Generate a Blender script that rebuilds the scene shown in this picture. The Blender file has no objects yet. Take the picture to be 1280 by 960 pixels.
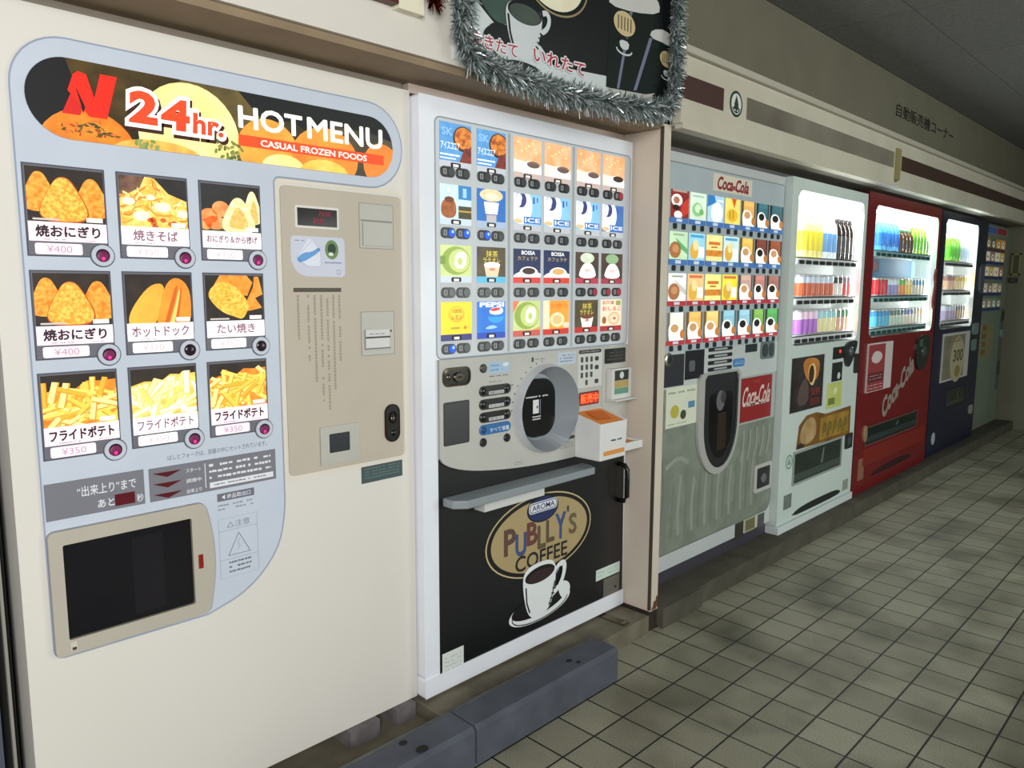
import bpy, bmesh, math, random
from mathutils import Vector, Matrix

S = bpy.context.scene
COL = S.collection
rnd = random.Random(7)
PI = math.pi

# ------------------------------------------------------------------ camera, world, light, exposure
def make_camera():
    yaw, pitch, roll = 0.794101, 0.128267, 0.003720
    fw = Vector((math.sin(yaw)*math.cos(pitch), math.cos(yaw)*math.cos(pitch), -math.sin(pitch)))
    r = Vector((math.cos(yaw), -math.sin(yaw), 0)); u = r.cross(fw)
    r2 = r*math.cos(roll)+u*math.sin(roll); u2 = -r*math.sin(roll)+u*math.cos(roll)
    cd = bpy.data.cameras.new('camera'); cd.sensor_fit = 'HORIZONTAL'; cd.sensor_width = 36
    cd.lens = 945.9426/1280*36; cd.clip_start = .05; cd.clip_end = 100
    co = bpy.data.objects.new('camera', cd); COL.objects.link(co)
    m = Matrix((r2, u2, -fw)).transposed().to_4x4(); m.translation = (-2.06014, -1.51298, 1.39690)
    co.matrix_world = m; S.camera = co
make_camera()

S.view_settings.view_transform = 'Standard'; S.view_settings.look = 'None'
S.view_settings.gamma = 1; S.view_settings.use_curve_mapping = False
S.view_settings.exposure = 0.0

w = bpy.data.worlds.new('corridor_daylight'); S.world = w; w.use_nodes = True
w.node_tree.nodes['Background'].inputs[0].default_value = (.80, .86, .84, 1)
w.node_tree.nodes['Background'].inputs[1].default_value = .20

def area(name, loc, target, sx, sy, power, col=(1, 1, 1), spread=PI):
    l = bpy.data.lights.new(name, 'AREA'); l.shape = 'RECTANGLE'; l.size = sx; l.size_y = sy
    l.energy = power; l.color = col; l.spread = spread
    o = bpy.data.objects.new(name, l); COL.objects.link(o); o.location = loc
    o.rotation_euler = (Vector(target)-Vector(loc)).to_track_quat('-Z', 'Y').to_euler()
    return o
area('entrance_daylight', (-3.1, -2.9, 2.0), (-.7, .3, 1.25), 1.3, 1.3, 124, (1, .99, .97))
area('corridor_fill', (1.6, -2.4, 2.6), (1.6, -1.2, 0.4), 1.2, .3, 12, (.92, 1, .88))  # unseen fill lamp, added below the ceiling to lift the fascia and corridor
area('opposite_fill', (2.6, -4.0, 1.25), (2.2, .2, .85), 2.4, 1.3, 62, (.92, 1, .93))  # made-up fill panel, added to brighten the fascia and right-hand machine fronts

# ------------------------------------------------------------------ materials
def lin(c):
    return tuple((x/255/12.92 if x/255 <= .04045 else ((x/255+.055)/1.055)**2.4) for x in c)
_mats = {}
def M(rgb, emit=0, rough=.5, metal=0, noise=None, coat=0, bump=0):
    """solid colour with an optional procedural mottling: noise = (scale, second colour, contrast)"""
    if emit < 1.05: emit = round(emit*.55, 3)      # backlit print
    key = (tuple(rgb), emit, rough, metal, noise, coat, bump)
    if key in _mats: return _mats[key]
    m = bpy.data.materials.new('surface_%d_%d_%d' % tuple(rgb)); m.use_nodes = True
    nt = m.node_tree; b = nt.nodes['Principled BSDF']
    c = lin(rgb)+(1,)
    b.inputs['Base Color'].default_value = c; b.inputs['Roughness'].default_value = rough
    b.inputs['Metallic'].default_value = metal; b.inputs['Coat Weight'].default_value = coat
    if emit:
        b.inputs['Emission Color'].default_value = c; b.inputs['Emission Strength'].default_value = emit
    tc = nt.nodes.new('ShaderNodeTexCoord'); n = nt.nodes.new('ShaderNodeTexNoise')
    nt.links.new(tc.outputs['Object'], n.inputs['Vector']); n.inputs['Detail'].default_value = 4
    mx = nt.nodes.new('ShaderNodeMix'); mx.data_type = 'RGBA'; rp = nt.nodes.new('ShaderNodeMapRange')
    if noise:
        sc, c2, con = noise
        n.inputs['Scale'].default_value = sc
        rp.inputs[1].default_value = .5-con; rp.inputs[2].default_value = .5+con
        c2 = lin(c2)+(1,)
    else:
        n.inputs['Scale'].default_value = 9; rp.inputs[1].default_value = .2; rp.inputs[2].default_value = .8
        c2 = tuple(x*.93 for x in c[:3])+(1,)
    nt.links.new(n.outputs['Fac'], rp.inputs[0]); nt.links.new(rp.outputs[0], mx.inputs[0])
    mx.inputs[6].default_value = c; mx.inputs[7].default_value = c2
    nt.links.new(mx.outputs[2], b.inputs['Base Color'])
    if emit: nt.links.new(mx.outputs[2], b.inputs['Emission Color'])
    if bump:
        bp = nt.nodes.new('ShaderNodeBump'); bp.inputs['Strength'].default_value = bump; bp.inputs['Distance'].default_value = .004
        nt.links.new(n.outputs['Fac'], bp.inputs['Height']); nt.links.new(bp.outputs[0], b.inputs['Normal'])
    _mats[key] = m
    return m

def glass_mat(tint=(1, 1, 1), gloss=.06):
    key = ('glass', tint, gloss)
    if key in _mats: return _mats[key]
    m = bpy.data.materials.new('thin_glass'); m.use_nodes = True; nt = m.node_tree
    nt.nodes.remove(nt.nodes['Principled BSDF']); out = nt.nodes['Material Output']
    t = nt.nodes.new('ShaderNodeBsdfTransparent'); t.inputs[0].default_value = tint+(1,)
    g = nt.nodes.new('ShaderNodeBsdfGlossy'); g.inputs['Roughness'].default_value = .03
    x = nt.nodes.new('ShaderNodeMixShader'); x.inputs[0].default_value = gloss
    nt.links.new(t.outputs[0], x.inputs[1]); nt.links.new(g.outputs[0], x.inputs[2]); nt.links.new(x.outputs[0], out.inputs[0])
    _mats[key] = m; return m

def grid_mat(name, c1, c2, cm, bw, bh, mortar, nscale, ncol, rough=.6, bumpd=.002, shift=(0, 0, 0), stain=None):
    m = bpy.data.materials.new(name); m.use_nodes = True; nt = m.node_tree; b = nt.nodes['Principled BSDF']
    tc = nt.nodes.new('ShaderNodeTexCoord'); mp = nt.nodes.new('ShaderNodeMapping'); mp.inputs[1].default_value = shift
    nt.links.new(tc.outputs['Object'], mp.inputs[0])
    br = nt.nodes.new('ShaderNodeTexBrick'); br.offset = 0; br.squash = 1
    br.inputs['Scale'].default_value = 1; br.inputs['Brick Width'].default_value = bw; br.inputs['Row Height'].default_value = bh
    br.inputs['Mortar Size'].default_value = mortar; br.inputs['Mortar Smooth'].default_value = .3; br.inputs['Bias'].default_value = 0
    br.inputs['Color1'].default_value = lin(c1)+(1,); br.inputs['Color2'].default_value = lin(c2)+(1,); br.inputs['Mortar'].default_value = lin(cm)+(1,)
    nt.links.new(mp.outputs[0], br.inputs['Vector'])
    n = nt.nodes.new('ShaderNodeTexNoise'); n.inputs['Scale'].default_value = nscale; n.inputs['Detail'].default_value = 5; n.inputs['Roughness'].default_value = .7
    nt.links.new(tc.outputs['Object'], n.inputs['Vector'])
    rp = nt.nodes.new('ShaderNodeMapRange'); rp.inputs[1].default_value = .35; rp.inputs[2].default_value = .7
    nt.links.new(n.outputs['Fac'], rp.inputs[0])
    mu = nt.nodes.new('ShaderNodeMix'); mu.data_type = 'RGBA'; mu.blend_type = 'MULTIPLY'
    nt.links.new(rp.outputs[0], mu.inputs[0]); nt.links.new(br.outputs['Color'], mu.inputs[6]); mu.inputs[7].default_value = lin(ncol)+(1,)
    last = mu.outputs[2]
    if stain:
        sc, col, lo, hi = stain
        n2 = nt.nodes.new('ShaderNodeTexNoise'); n2.inputs['Scale'].default_value = sc; n2.inputs['Detail'].default_value = 3
        nt.links.new(tc.outputs['Object'], n2.inputs['Vector'])
        r2 = nt.nodes.new('ShaderNodeMapRange'); r2.inputs[1].default_value = lo; r2.inputs[2].default_value = hi
        nt.links.new(n2.outputs['Fac'], r2.inputs[0])
        m2 = nt.nodes.new('ShaderNodeMix'); m2.data_type = 'RGBA'; m2.blend_type = 'MULTIPLY'
        nt.links.new(r2.outputs[0], m2.inputs[0]); nt.links.new(last, m2.inputs[6]); m2.inputs[7].default_value = lin(col)+(1,)
        last = m2.outputs[2]
    nt.links.new(last, b.inputs['Base Color']); b.inputs['Roughness'].default_value = rough
    bp = nt.nodes.new('ShaderNodeBump'); bp.inputs['Distance'].default_value = bumpd; bp.inputs['Strength'].default_value = .7; bp.invert = True
    nt.links.new(br.outputs['Fac'], bp.inputs['Height']); nt.links.new(bp.outputs[0], b.inputs['Normal'])
    return m

# ------------------------------------------------------------------ mesh builder
# every front is a plane y = Y; shapes are drawn on it as (x, z) and stand out by d towards the aisle
def rect(x0, x1, z0, z1): return [(x0, z0), (x1, z0), (x1, z1), (x0, z1)]
def rr(x0, x1, z0, z1, r, n=6):
    rs = r if isinstance(r, (tuple, list)) else (r,)*4       # bl, br, tr, tl
    out = []
    for (cx, cz, a, q) in ((x0+rs[0], z0+rs[0], PI, rs[0]), (x1-rs[1], z0+rs[1], 1.5*PI, rs[1]), (x1-rs[2], z1-rs[2], 0, rs[2]), (x0+rs[3], z1-rs[3], .5*PI, rs[3])):
        for k in range(n+1):
            t = a+k/n*PI/2; out.append((cx+q*math.cos(t), cz+q*math.sin(t)))
    return out
def ell(cx, cz, rx, rz, n=28, a0=0, a1=2*PI, rot=0):
    full = abs(a1-a0-2*PI) < 1e-6; out = []
    for k in range(n if full else n+1):
        t = a0+(a1-a0)*k/n; x, z = rx*math.cos(t), rz*math.sin(t)
        out.append((cx+x*math.cos(rot)-z*math.sin(rot), cz+x*math.sin(rot)+z*math.cos(rot)))
    return out
def clip(poly, conv):
    out = list(poly)
    for i in range(len(conv)):
        a, b = conv[i], conv[(i+1) % len(conv)]
        if abs(a[0]-b[0])+abs(a[1]-b[1]) < 1e-9: continue
        side = lambda p: (b[0]-a[0])*(p[1]-a[1])-(b[1]-a[1])*(p[0]-a[0])
        inp, out = out, []
        for j in range(len(inp)):
            p, q = inp[j], inp[(j+1) % len(inp)]; sp, sq = side(p), side(q)
            if sp >= 0: out.append(p)
            if (sp >= 0) != (sq >= 0):
                t = sp/(sp-sq); out.append((p[0]+(q[0]-p[0])*t, p[1]+(q[1]-p[1])*t))
        if not out: return []
    return out
def smooth(pts, it=2, closed=True):
    for _ in range(it):
        o = []; n = len(pts)
        for i in range(n if closed else n-1):
            a, b = pts[i], pts[(i+1) % n]
            o += [(a[0]*.75+b[0]*.25, a[1]*.75+b[1]*.25), (a[0]*.25+b[0]*.75, a[1]*.25+b[1]*.75)]
        if not closed: o = [pts[0]]+o+[pts[-1]]
        pts = o
    return pts
def blob(cx, cz, w, h, pts, it=2): return [(cx+x*w, cz+z*h) for x, z in smooth(pts, it)]

_txt = {}
def glyphs(s, bold):
    if (s, bold) in _txt: return _txt[(s, bold)]
    cu = bpy.data.curves.new('lettering', 'FONT'); cu.body = s; cu.offset = bold; cu.resolution_u = 3
    o = bpy.data.objects.new('lettering', cu); COL.objects.link(o)
    e = o.evaluated_get(bpy.context.evaluated_depsgraph_get()); me = e.to_mesh()
    v = [(p.co.x, p.co.y) for p in me.vertices]; f = [tuple(p.vertices) for p in me.polygons]
    e.to_mesh_clear(); bpy.data.objects.remove(o); bpy.data.curves.remove(cu)
    _txt[(s, bold)] = (v, f); return v, f

ORIGIN = {}
class MB:
    def __init__(s, Y=0): s.v = []; s.f = []; s.k = []; s.ms = []; s.Y = Y; s.sm = []
    def mi(s, m):
        if m not in s.ms: s.ms.append(m)
        return s.ms.index(m)
    def raw(s, verts, faces, m, sm=False):
        o = len(s.v); s.v += [tuple(p) for p in verts]; k = s.mi(m)
        for f in faces: s.f.append(tuple(i+o for i in f)); s.k.append(k); s.sm.append(sm)
        return s
    def poly(s, pts, d, m):
        if len(pts) < 3: return s
        return s.raw([(x, s.Y-d, z) for x, z in pts], [tuple(range(len(pts)))], m)
    def wall(s, pts, d0, d1, m, closed=True, sm=False):
        n = len(pts); v = [(x, s.Y-d0, z) for x, z in pts]+[(x, s.Y-d1, z) for x, z in pts]
        return s.raw(v, [(i, (i+1) % n, n+(i+1) % n, n+i) for i in range(n if closed else n-1)], m, sm)
    def slab(s, pts, d0, d1, m, side=None, back=False, ch=0):
        if ch:
            cx = sum(p[0] for p in pts)/len(pts); cz = sum(p[1] for p in pts)/len(pts)
            w = max(p[0] for p in pts)-min(p[0] for p in pts); h = max(p[1] for p in pts)-min(p[1] for p in pts)
            inn = [(cx+(x-cx)*(1-2*ch/w), cz+(z-cz)*(1-2*ch/h)) for x, z in pts]
            s.wall(pts, d0, d1-ch, side or m)
            n = len(pts); v = [(x, s.Y-d1+ch, z) for x, z in pts]+[(x, s.Y-d1, z) for x, z in inn]
            s.raw(v, [(i, (i+1) % n, n+(i+1) % n, n+i) for i in range(n)], side or m)
            s.poly(inn, d1, m)
        else:
            s.wall(pts, d0, d1, side or m); s.poly(pts, d1, m)
        if back: s.poly(pts[::-1], d0, side or m)
        return s
    def box(s, x0, x1, z0, z1, d0, d1, m): return s.slab(rect(x0, x1, z0, z1), d0, d1, m, back=True)
    def ring(s, a, b, d, m, da=None):
        """flat or slanted ring between two loops of equal count"""
        n = len(a); v = [(x, s.Y-(d if da is None else da), z) for x, z in a]+[(x, s.Y-d, z) for x, z in b]
        return s.raw(v, [(i, (i+1) % n, n+(i+1) % n, n+i) for i in range(n)], m)
    def holed(s, outer, holes, d, m):
        bm = bmesh.new(); es = []
        for lp in [outer]+holes:
            vs = [bm.verts.new((x, s.Y-d, z)) for x, z in lp]
            es += [bm.edges.new((vs[i], vs[(i+1) % len(vs)])) for i in range(len(vs))]
        bmesh.ops.triangle_fill(bm, edges=es, use_beauty=True, use_dissolve=False)
        bm.verts.index_update()
        vs = [tuple(v.co) for v in bm.verts]
        fs = []
        for f in bm.faces:
            ix = [v.index for v in f.verts]
            fs.append(tuple(ix if f.normal.y < 0 else ix[::-1]))
        bm.free(); return s.raw(vs, fs, m)
    def line(s, pts, wd, d, m, closed=False):
        n = len(pts); L = []; R = []
        for i in range(n):
            p = pts[i-1] if (i or closed) else pts[0]; q = pts[(i+1) % n] if (i < n-1 or closed) else pts[-1]
            dx, dz = q[0]-p[0], q[1]-p[1]; l = math.hypot(dx, dz) or 1; nx, nz = -dz/l*wd/2, dx/l*wd/2
            L.append((pts[i][0]+nx, pts[i][1]+nz)); R.append((pts[i][0]-nx, pts[i][1]-nz))
        v = [(x, s.Y-d, z) for x, z in R+L]
        return s.raw(v, [(i, (i+1) % n, n+(i+1) % n, n+i) for i in range(n if closed else n-1)], m)
    def text(s, t, x0, x1, z0, z1, d, m, bold=0, shear=0, rot=0, fat=0):
        if fat:
            for k in range(5):
                fx, fz = fat*math.cos(k*PI*.4), fat*math.sin(k*PI*.4); s.text(t, x0+fx, x1+fx, z0+fz, z1+fz, d+.00002*k, m, bold, shear, rot)
            return s
        if any(ord(c) >= 0x4e00 and ord(c) < 0xa000 for c in t): bold = min(bold, .009)
        elif any(ord(c) > 0x3000 for c in t): bold = min(bold, .014)
        v, f = glyphs(t, bold)
        xs = [p[0] for p in v]; ys = [p[1] for p in v]; a, b, c, e = min(xs), max(xs), min(ys), max(ys)
        cx, cz = (x0+x1)/2, (z0+z1)/2; out = []
        for x, y in v:
            X = x0+(x-a)/(b-a)*(x1-x0); Z = z0+(y-c)/((e-c) or 1)*(z1-z0); X += (Z-cz)*shear
            if rot: dx, dz = X-cx, Z-cz; X, Z = cx+dx*math.cos(rot)-dz*math.sin(rot), cz+dx*math.sin(rot)+dz*math.cos(rot)
            out.append((X, s.Y-d, Z))
        return s.raw(out, f, m)
    def fine(s, x0, x1, z0, z1, rows, d, m, fill=.55, seed=1):
        """rows of print too small to read: short dashes"""
        r = random.Random(seed); h = (z1-z0)/rows
        for k in range(rows):
            z = z1-(k+.5)*h; x = x0
            while x < x1-.002:
                l = min(r.uniform(.6, 1.6)*h*.7, x1-x)
                if r.random() < .86: s.poly(rect(x, x+l*.8, z-h*fill/2*r.uniform(.6, 1), z+h*fill/2*r.uniform(.6, 1)), d, m)
                x += l
            if k == rows-1: break
        return s
    def tube(s, path, r, m, n=8):
        P = [Vector(p) for p in path]; rings = []
        for i, p in enumerate(P):
            t = (P[min(i+1, len(P)-1)]-P[max(i-1, 0)]).normalized()
            a = t.orthogonal().normalized() if abs(t.z) > .99 else t.cross(Vector((0, 0, 1))).normalized(); b = t.cross(a)
            rings.append([p+a*r*math.cos(2*PI*k/n)+b*r*math.sin(2*PI*k/n) for k in range(n)])
        v = [tuple(q) for R in rings for q in R]; f = []
        for i in range(len(P)-1):
            for k in range(n): f.append((i*n+k, i*n+(k+1) % n, (i+1)*n+(k+1) % n, (i+1)*n+k))
        f += [tuple(range(n))[::-1], tuple((len(P)-1)*n+k for k in range(n))]
        return s.raw(v, f, m, True)
    def lathe(s, c, prof, m, n=14, cap=True):
        v = []; f = []
        for r, z in prof:
            for k in range(n): v.append((c[0]+r*math.cos(2*PI*k/n), c[1]+r*math.sin(2*PI*k/n), c[2]+z))
        for i in range(len(prof)-1):
            for k in range(n): f.append((i*n+k, i*n+(k+1) % n, (i+1)*n+(k+1) % n, (i+1)*n+k))
        if cap: f += [tuple(range(n))[::-1], tuple((len(prof)-1)*n+k for k in range(n))]
        return s.raw(v, f, m, True)
    def dome(s, cx, cz, r, d, h, m, n=14):
        v = []; f = []
        for i, (q, t) in enumerate(((1, 0), (.85, .55), (.5, .88), (.0001, 1))):
            for k in range(n): v.append((cx+r*q*math.cos(2*PI*k/n), s.Y-d-h*t, cz+r*q*math.sin(2*PI*k/n)))
        for i in range(3):
            for k in range(n): f.append((i*n+k, i*n+(k+1) % n, (i+1)*n+(k+1) % n, (i+1)*n+k))
        return s.raw(v, f, m, True)
    def build(s, name, parent=None, bevel=0, seg=2, origin=None, **props):
        me = bpy.data.meshes.new(name); og = origin or (ORIGIN.get(parent.name, (0, 0, 0)) if parent else (0, 0, 0))
        me.from_pydata([(x-og[0], y-og[1], z-og[2]) for x, y, z in s.v], [], s.f)
        for m in s.ms: me.materials.append(m)
        me.polygons.foreach_set('material_index', s.k); me.polygons.foreach_set('use_smooth', s.sm); me.update()
        o = bpy.data.objects.new(name, me); COL.objects.link(o)
        if parent: o.parent = parent
        else: o.location = og
        ORIGIN[o.name] = og
        if bevel:
            md = o.modifiers.new('bevel', 'BEVEL'); md.width = bevel; md.segments = seg; md.limit_method = 'ANGLE'; md.angle_limit = math.radians(50)
        for k, v in props.items(): o[k] = v
        return o
def thing(name, loc, label, cat, group=None):
    o = bpy.data.objects.new(name, None); o.empty_display_size = .1; COL.objects.link(o); o.location = loc
    ORIGIN[o.name] = tuple(loc); o['label'] = label; o['category'] = cat
    if group: o['group'] = group
    return o
def tag(o, label, cat, group=None):
    o['label'] = label; o['category'] = cat
    if group: o['group'] = group
    return o
def copy_thing(src, loc, label=None, group=None):
    r = src.copy(); COL.objects.link(r); r.location = loc
    if label: r['label'] = label
    if group: r['group'] = group
    for ch in src.children:
        c = ch.copy(); COL.objects.link(c); c.parent = r
        for g in ch.children:
            d = g.copy(); COL.objects.link(d); d.parent = c
    return r
def sbox(name, x0, x1, y0, y1, z0, z1, m, parent=None, bevel=0, **p):
    return MB(0).box(x0, x1, z0, z1, -y1, -y0, m).build(name, parent, bevel, **p)
# ================================================================== SETTING
floor_m = grid_mat('floor_tiles', (174, 172, 150), (154, 152, 132), (26, 25, 20), .15, .15, .0036, 260, (150, 150, 150), .55, .0018,
                   stain=(2.3, (150, 148, 138), .45, .75))
MB(0).raw([(-4, -4.2, 0), (7, -4.2, 0), (7, 1.2, 0), (-4, 1.2, 0)], [(0, 1, 2, 3)], floor_m).build('floor', kind='structure')
ceil_m = grid_mat('ceiling_boards', (116, 115, 113), (111, 110, 108), (76, 76, 74), .91, .425, .003, 60, (205, 205, 205), .8, .001, shift=(.05, -.145, 0))
MB(0).raw([(-4, -4.2, 2.64), (7, -4.2, 2.64), (7, 1.2, 2.64), (-4, 1.2, 2.64)], [(3, 2, 1, 0)], ceil_m).build('ceiling', kind='structure')
cream = M((216, 211, 202), rough=.55, noise=(3, (206, 201, 191), .3))
cream2 = M((206, 200, 184), rough=.5, noise=(4, (190, 184, 166), .3))
olive = M((112, 108, 91), rough=.75, noise=(5, (102, 98, 82), .3))
soffit_m = M((150, 130, 104), rough=.7, noise=(6, (124, 106, 84), .25))
greywall = M((112, 110, 92), rough=.75, noise=(3, (98, 97, 80), .3))
darkm = M((22, 21, 20), rough=.8)
sbox('wall_back', -4, 7, 1.12, 1.2, 0, 2.64, greywall, kind='structure')
sbox('wall_right', 6.76, 6.9, -2.2, 1.12, 0, 2.64, greywall, kind='structure')
lw = sbox('wall_left', -3.2, -1.742, .345, 1.12, 0, 1.985, M((74, 80, 96), rough=.6), kind='structure')
MB(0).box(-1.742, -1.708, 0, 1.985, -.80, -.372, M((14, 14, 14), rough=.9)).build('gap_shade_fill', lw)  # black box stands in for the shade inside the gap
MB(0).box(-1.722, -1.716, 0, 1.985, -.372, -.360, M((150, 148, 140), rough=.4)).build('edge_strip', lw)
# partition beside the coffee machine
pm = M((216, 205, 190), rough=.55, noise=(2.2, (200, 188, 172), .3))
p = MB(0).box(.428, .482, .085, 2.02, -1.12, -.142, pm).build('wall_partition', kind='structure', bevel=.002)
MB(.142).box(.4275, .4335, .09, 1.995, -.012, .0015, M((70, 62, 54), rough=.8)).build('joint_strip', p)
q = MB(0); rust = M((58, 40, 30), rough=.9, noise=(40, (26, 20, 17), .2))
q.box(.424, .484, .0, .085, -1.12, -.146, rust)
q.Y = .1418
q.poly(smooth([(.434, .087), (.482, .087), (.482, .13), (.474, .15), (.466, .118), (.455, .127), (.446, .1)], 1), .0006, M((112, 70, 44), rough=.9, noise=(60, (60, 38, 26), .15)))
q.build('rusted_foot', p)
# board above the left alcove with its rolled lower edge and mottled brown underside
bd = MB(.142).box(-3.2, .482, 2.005, 2.64, -.10, 0, cream)
bd.build('wall_fascia', kind='structure', bevel=.006, seg=3)
un = MB(0); un.box(-3.2, .424, 1.985, 2.004, -1.12, -.155, soffit_m)
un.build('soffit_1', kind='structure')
fp = MB(0); fp.box(-3.2, -.64, 1.962, 1.985, -.9, -.34, M((150, 140, 126))).box(-.632, .424, 1.958, 1.985, -.9, -.32, M((214, 196, 184)))
fp.build('trim_1', kind='structure')
# upper wall and the striped fascia above the right alcove
uw = sbox('wall_upper', .482, 6.76, .147, .30, 2.0, 2.64, olive, kind='structure')
FY = .107
fa = MB(FY)
fa.box(.490, 6.76, 2.012, 2.262, -.04, 0, cream2)
fb = fa.build('trim_2', kind='structure', bevel=.003)
lip = MB(0)
lip.box(.484, 6.76, 2.264, 2.290, -.147, -(FY-.020), M((186, 180, 166)))
lip.build('top_lip', fb, bevel=.010, seg=4)
lp2 = MB(0); lp2.box(.486, 6.76, 1.990, 2.012, -.147, -(FY-.012), cream2)
lp2.build('bottom_lip', fb, bevel=.009, seg=4)
brown = M((72, 44, 40), rough=.45); taupe = M((140, 130, 118), rough=.28, metal=.55, noise=(1.6, (196, 190, 172), .18))
st = MB(FY)
st.box(.488, .80, 2.103, 2.190, -.02, .0012, brown); st.build('dark_stripe', fb)
st = MB(FY); st.box(.993, 2.80, 2.100, 2.190, 0, .0012, taupe); st.build('satin_stripe', fb)
st = MB(FY); st.box(2.93, 6.75, 2.098, 2.184, 0, .0012, M((66, 46, 38), rough=.5)); st.build('dark_stripe', fb)
un2 = MB(0); un2.box(.484, 6.76, 1.992, 2.003, -1.12, -.13, M((128, 120, 108), rough=.7, noise=(4, (104, 98, 88), .3))); un2.build('soffit_2', kind='structure')
fp2 = MB(0); fp2.box(.484, 6.7, 1.962, 1.992, -.9, -.34, M((132, 126, 128))); fp2.build('trim_3', kind='structure')
# round tree emblem on the fascia
t = MB(FY); dg = M((22, 62, 48)); wh = M((222, 222, 214)); cx, cz = .902, 2.147
t.slab(ell(cx, cz, .052, .052, 36), 0, .0016, dg)
t.poly(ell(cx, cz, .0415, .0415, 36), .002, wh)
t.poly([(cx-.026, cz-.022), (cx+.026, cz-.022), (cx+.015, cz-.004), (cx+.019, cz-.004), (cx, cz+.036), (cx-.019, cz-.004), (cx-.015, cz-.004)], .0024, dg)
t.poly(rect(cx-.006, cx+.006, cz-.034, cz-.022), .0024, dg); t.line(ell(cx, cz, .034, .034, 20, PI*1.15, PI*1.85), .006, .0024, dg)
tag(t.build('emblem_sticker'), 'round dark green tree emblem between the fascia stripes', 'sticker')
t = MB(.147); t.text('自動販売機コーナー', 2.90, 4.08, 2.418, 2.497, .002, M((24, 24, 20)), bold=.004)
tag(t.build('wall_lettering'), 'black Japanese lettering on the wall above the right-hand fascia', 'lettering')
t = MB(FY); t.box(2.815, 2.885, 2.035, 2.215, 0, .012, M((150, 138, 92), rough=.5)).box(2.825, 2.848, 2.022, 2.04, .002, .010, M((120, 108, 70)))
tag(t.build('hanging_tab', bevel=.002), 'narrow yellowish tab hanging across the fascia stripe', 'tab')

# plinths, kerb blocks
conc = M((124, 118, 100), rough=.9, noise=(9, (86, 80, 66), .25), bump=.3)
concd = M((86, 82, 70), rough=.9, noise=(9, (64, 60, 50), .25), bump=.3)
pl1 = MB(0); pl1.box(-.645, .415, 0, .076, -1.1, -.137, conc); pl1.box(-1.70, -.645, 0, .034, -1.1, -.137, conc)
tag(pl1.build('concrete_plinth', bevel=.005), 'stained concrete plinth under the cream and coffee machines', 'plinth')
pl2 = MB(0); pl2.box(.49, .80, 0, .086, -1.1, -.118, concd); pl2.box(.80, 6.74, 0, .086, -1.1, -.136, concd)
tag(pl2.build('concrete_plinth', bevel=.008), 'long dirty concrete plinth under the five machines past the partition', 'plinth')
kb = M((84, 88, 100), rough=.75, noise=(9, (66, 70, 80), .25), bump=.25); kt = M((98, 98, 98), rough=.85, noise=(12, (70, 72, 70), .2))
kdark = M((22, 22, 24), rough=.9)
def kerb(x0, x1, label, spots):
    k = MB(0); prof = [(.004, 0), (.004, .108), (.016, .121), (.125, .124), (.13, .0)]
    n = len(prof); v = [(x0, y, z) for y, z in prof]+[(x1, y, z) for y, z in prof]
    k.raw(v, [(i, n+i, n+i+1, i+1) for i in range(n-1)]+[tuple(range(n)), tuple(range(n, 2*n))[::-1]], kb)
    for (x, y, r) in spots:
        k.raw([(x+r*math.cos(a*PI/4), y+r*.8*math.sin(a*PI/4), .1246) for a in range(8)], [tuple(range(8))], kdark)
    k.raw([(x0+.01, .109, .1242), (x1-.01, .109, .1242), (x1-.01, .122, .1245), (x0+.01, .122, .1245)], [(0, 1, 2, 3)], kt)
    tag(k.build('kerb_block', bevel=.004), label, 'kerb', 'blue grey kerb blocks')
kerb(-.655, .030, 'blue grey kerb block in front of the coffee machine', [(-.17, .065, .012), (-.155, .036, .010)])
kerb(-1.345, -.662, 'blue grey kerb block in front of the cream machine, at its right corner', [(-.86, .09, .014), (-.84, .03, .02)])
for x0, x1, lab in ((-.905, -.80, 'grey brick spacer under the cream machine, the left of two'), (-.735, -.662, 'grey brick spacer under the cream machine corner beside the coffee machine')):
    tag(sbox('brick_spacer', x0, x1, .285, .46, .0343, .0862, M((118, 112, 114), rough=.9, noise=(20, (92, 88, 88), .2))), lab, 'brick', 'brick spacers under the cream machine')
t = MB(0); t.box(.262, .30, .0765, .081, -.285, -.150, M((96, 86, 60), rough=.4, metal=.7)); t.box(.268, .294, .081, .083, -.168, -.155, M((150, 140, 110), rough=.35, metal=.8))
tag(t.build('metal_plate', bevel=.001), 'small tarnished metal plate lying on the plinth by the partition', 'plate')

# ================================================================== MACHINE 1: hot food machine
Y1 = .308
white = M((236, 236, 240), rough=.35)
m1 = thing('hot_food_vending_machine', (-1.166, .68, .0875), 'cream hot food machine with nine lit dish cards, nearest of the row', 'vending machine')
m1cream = M((223, 219, 212), rough=.42, noise=(2, (218, 214, 206), .3))
b = MB(Y1).box(-1.693, -.638, .0875, 1.960, -.75, 0, m1cream); b.build('body', m1, bevel=.012, seg=3)
f = MB(0)
BL = M((200, 209, 223), rough=.42)
BLd = M((150, 164, 188), rough=.42)
# blue-grey panel: header pod + product field + rounded corner at lower right
def arc(cx, cz, r, a0, a1, n=8): return [(cx+r*math.cos(math.radians(a0+(a1-a0)*k/n)), cz+r*math.sin(math.radians(a0+(a1-a0)*k/n))) for k in range(n+1)]
pan = arc(-1.620, .600, .022, 180, 270, 4)+smooth([(-1.30, .575), (-1.19, .607), (-1.105, .69), (-1.079, .79), (-1.079, .90)], 2, False)
pan += arc(-1.0635, 1.657, .0155, 180, 90, 5)+[(-.787, 1.6725)]+arc(-.787, 1.788, .1155, -90, 90, 14)+arc(-1.535, 1.795, .1085, 90, 180, 9)
d = MB(Y1); d.slab(pan, -.001, .004, BL, side=BLd, ch=0)
d.line(pan, .0035, .0042, BLd, closed=True)
d.build('display_panel', m1)
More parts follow.
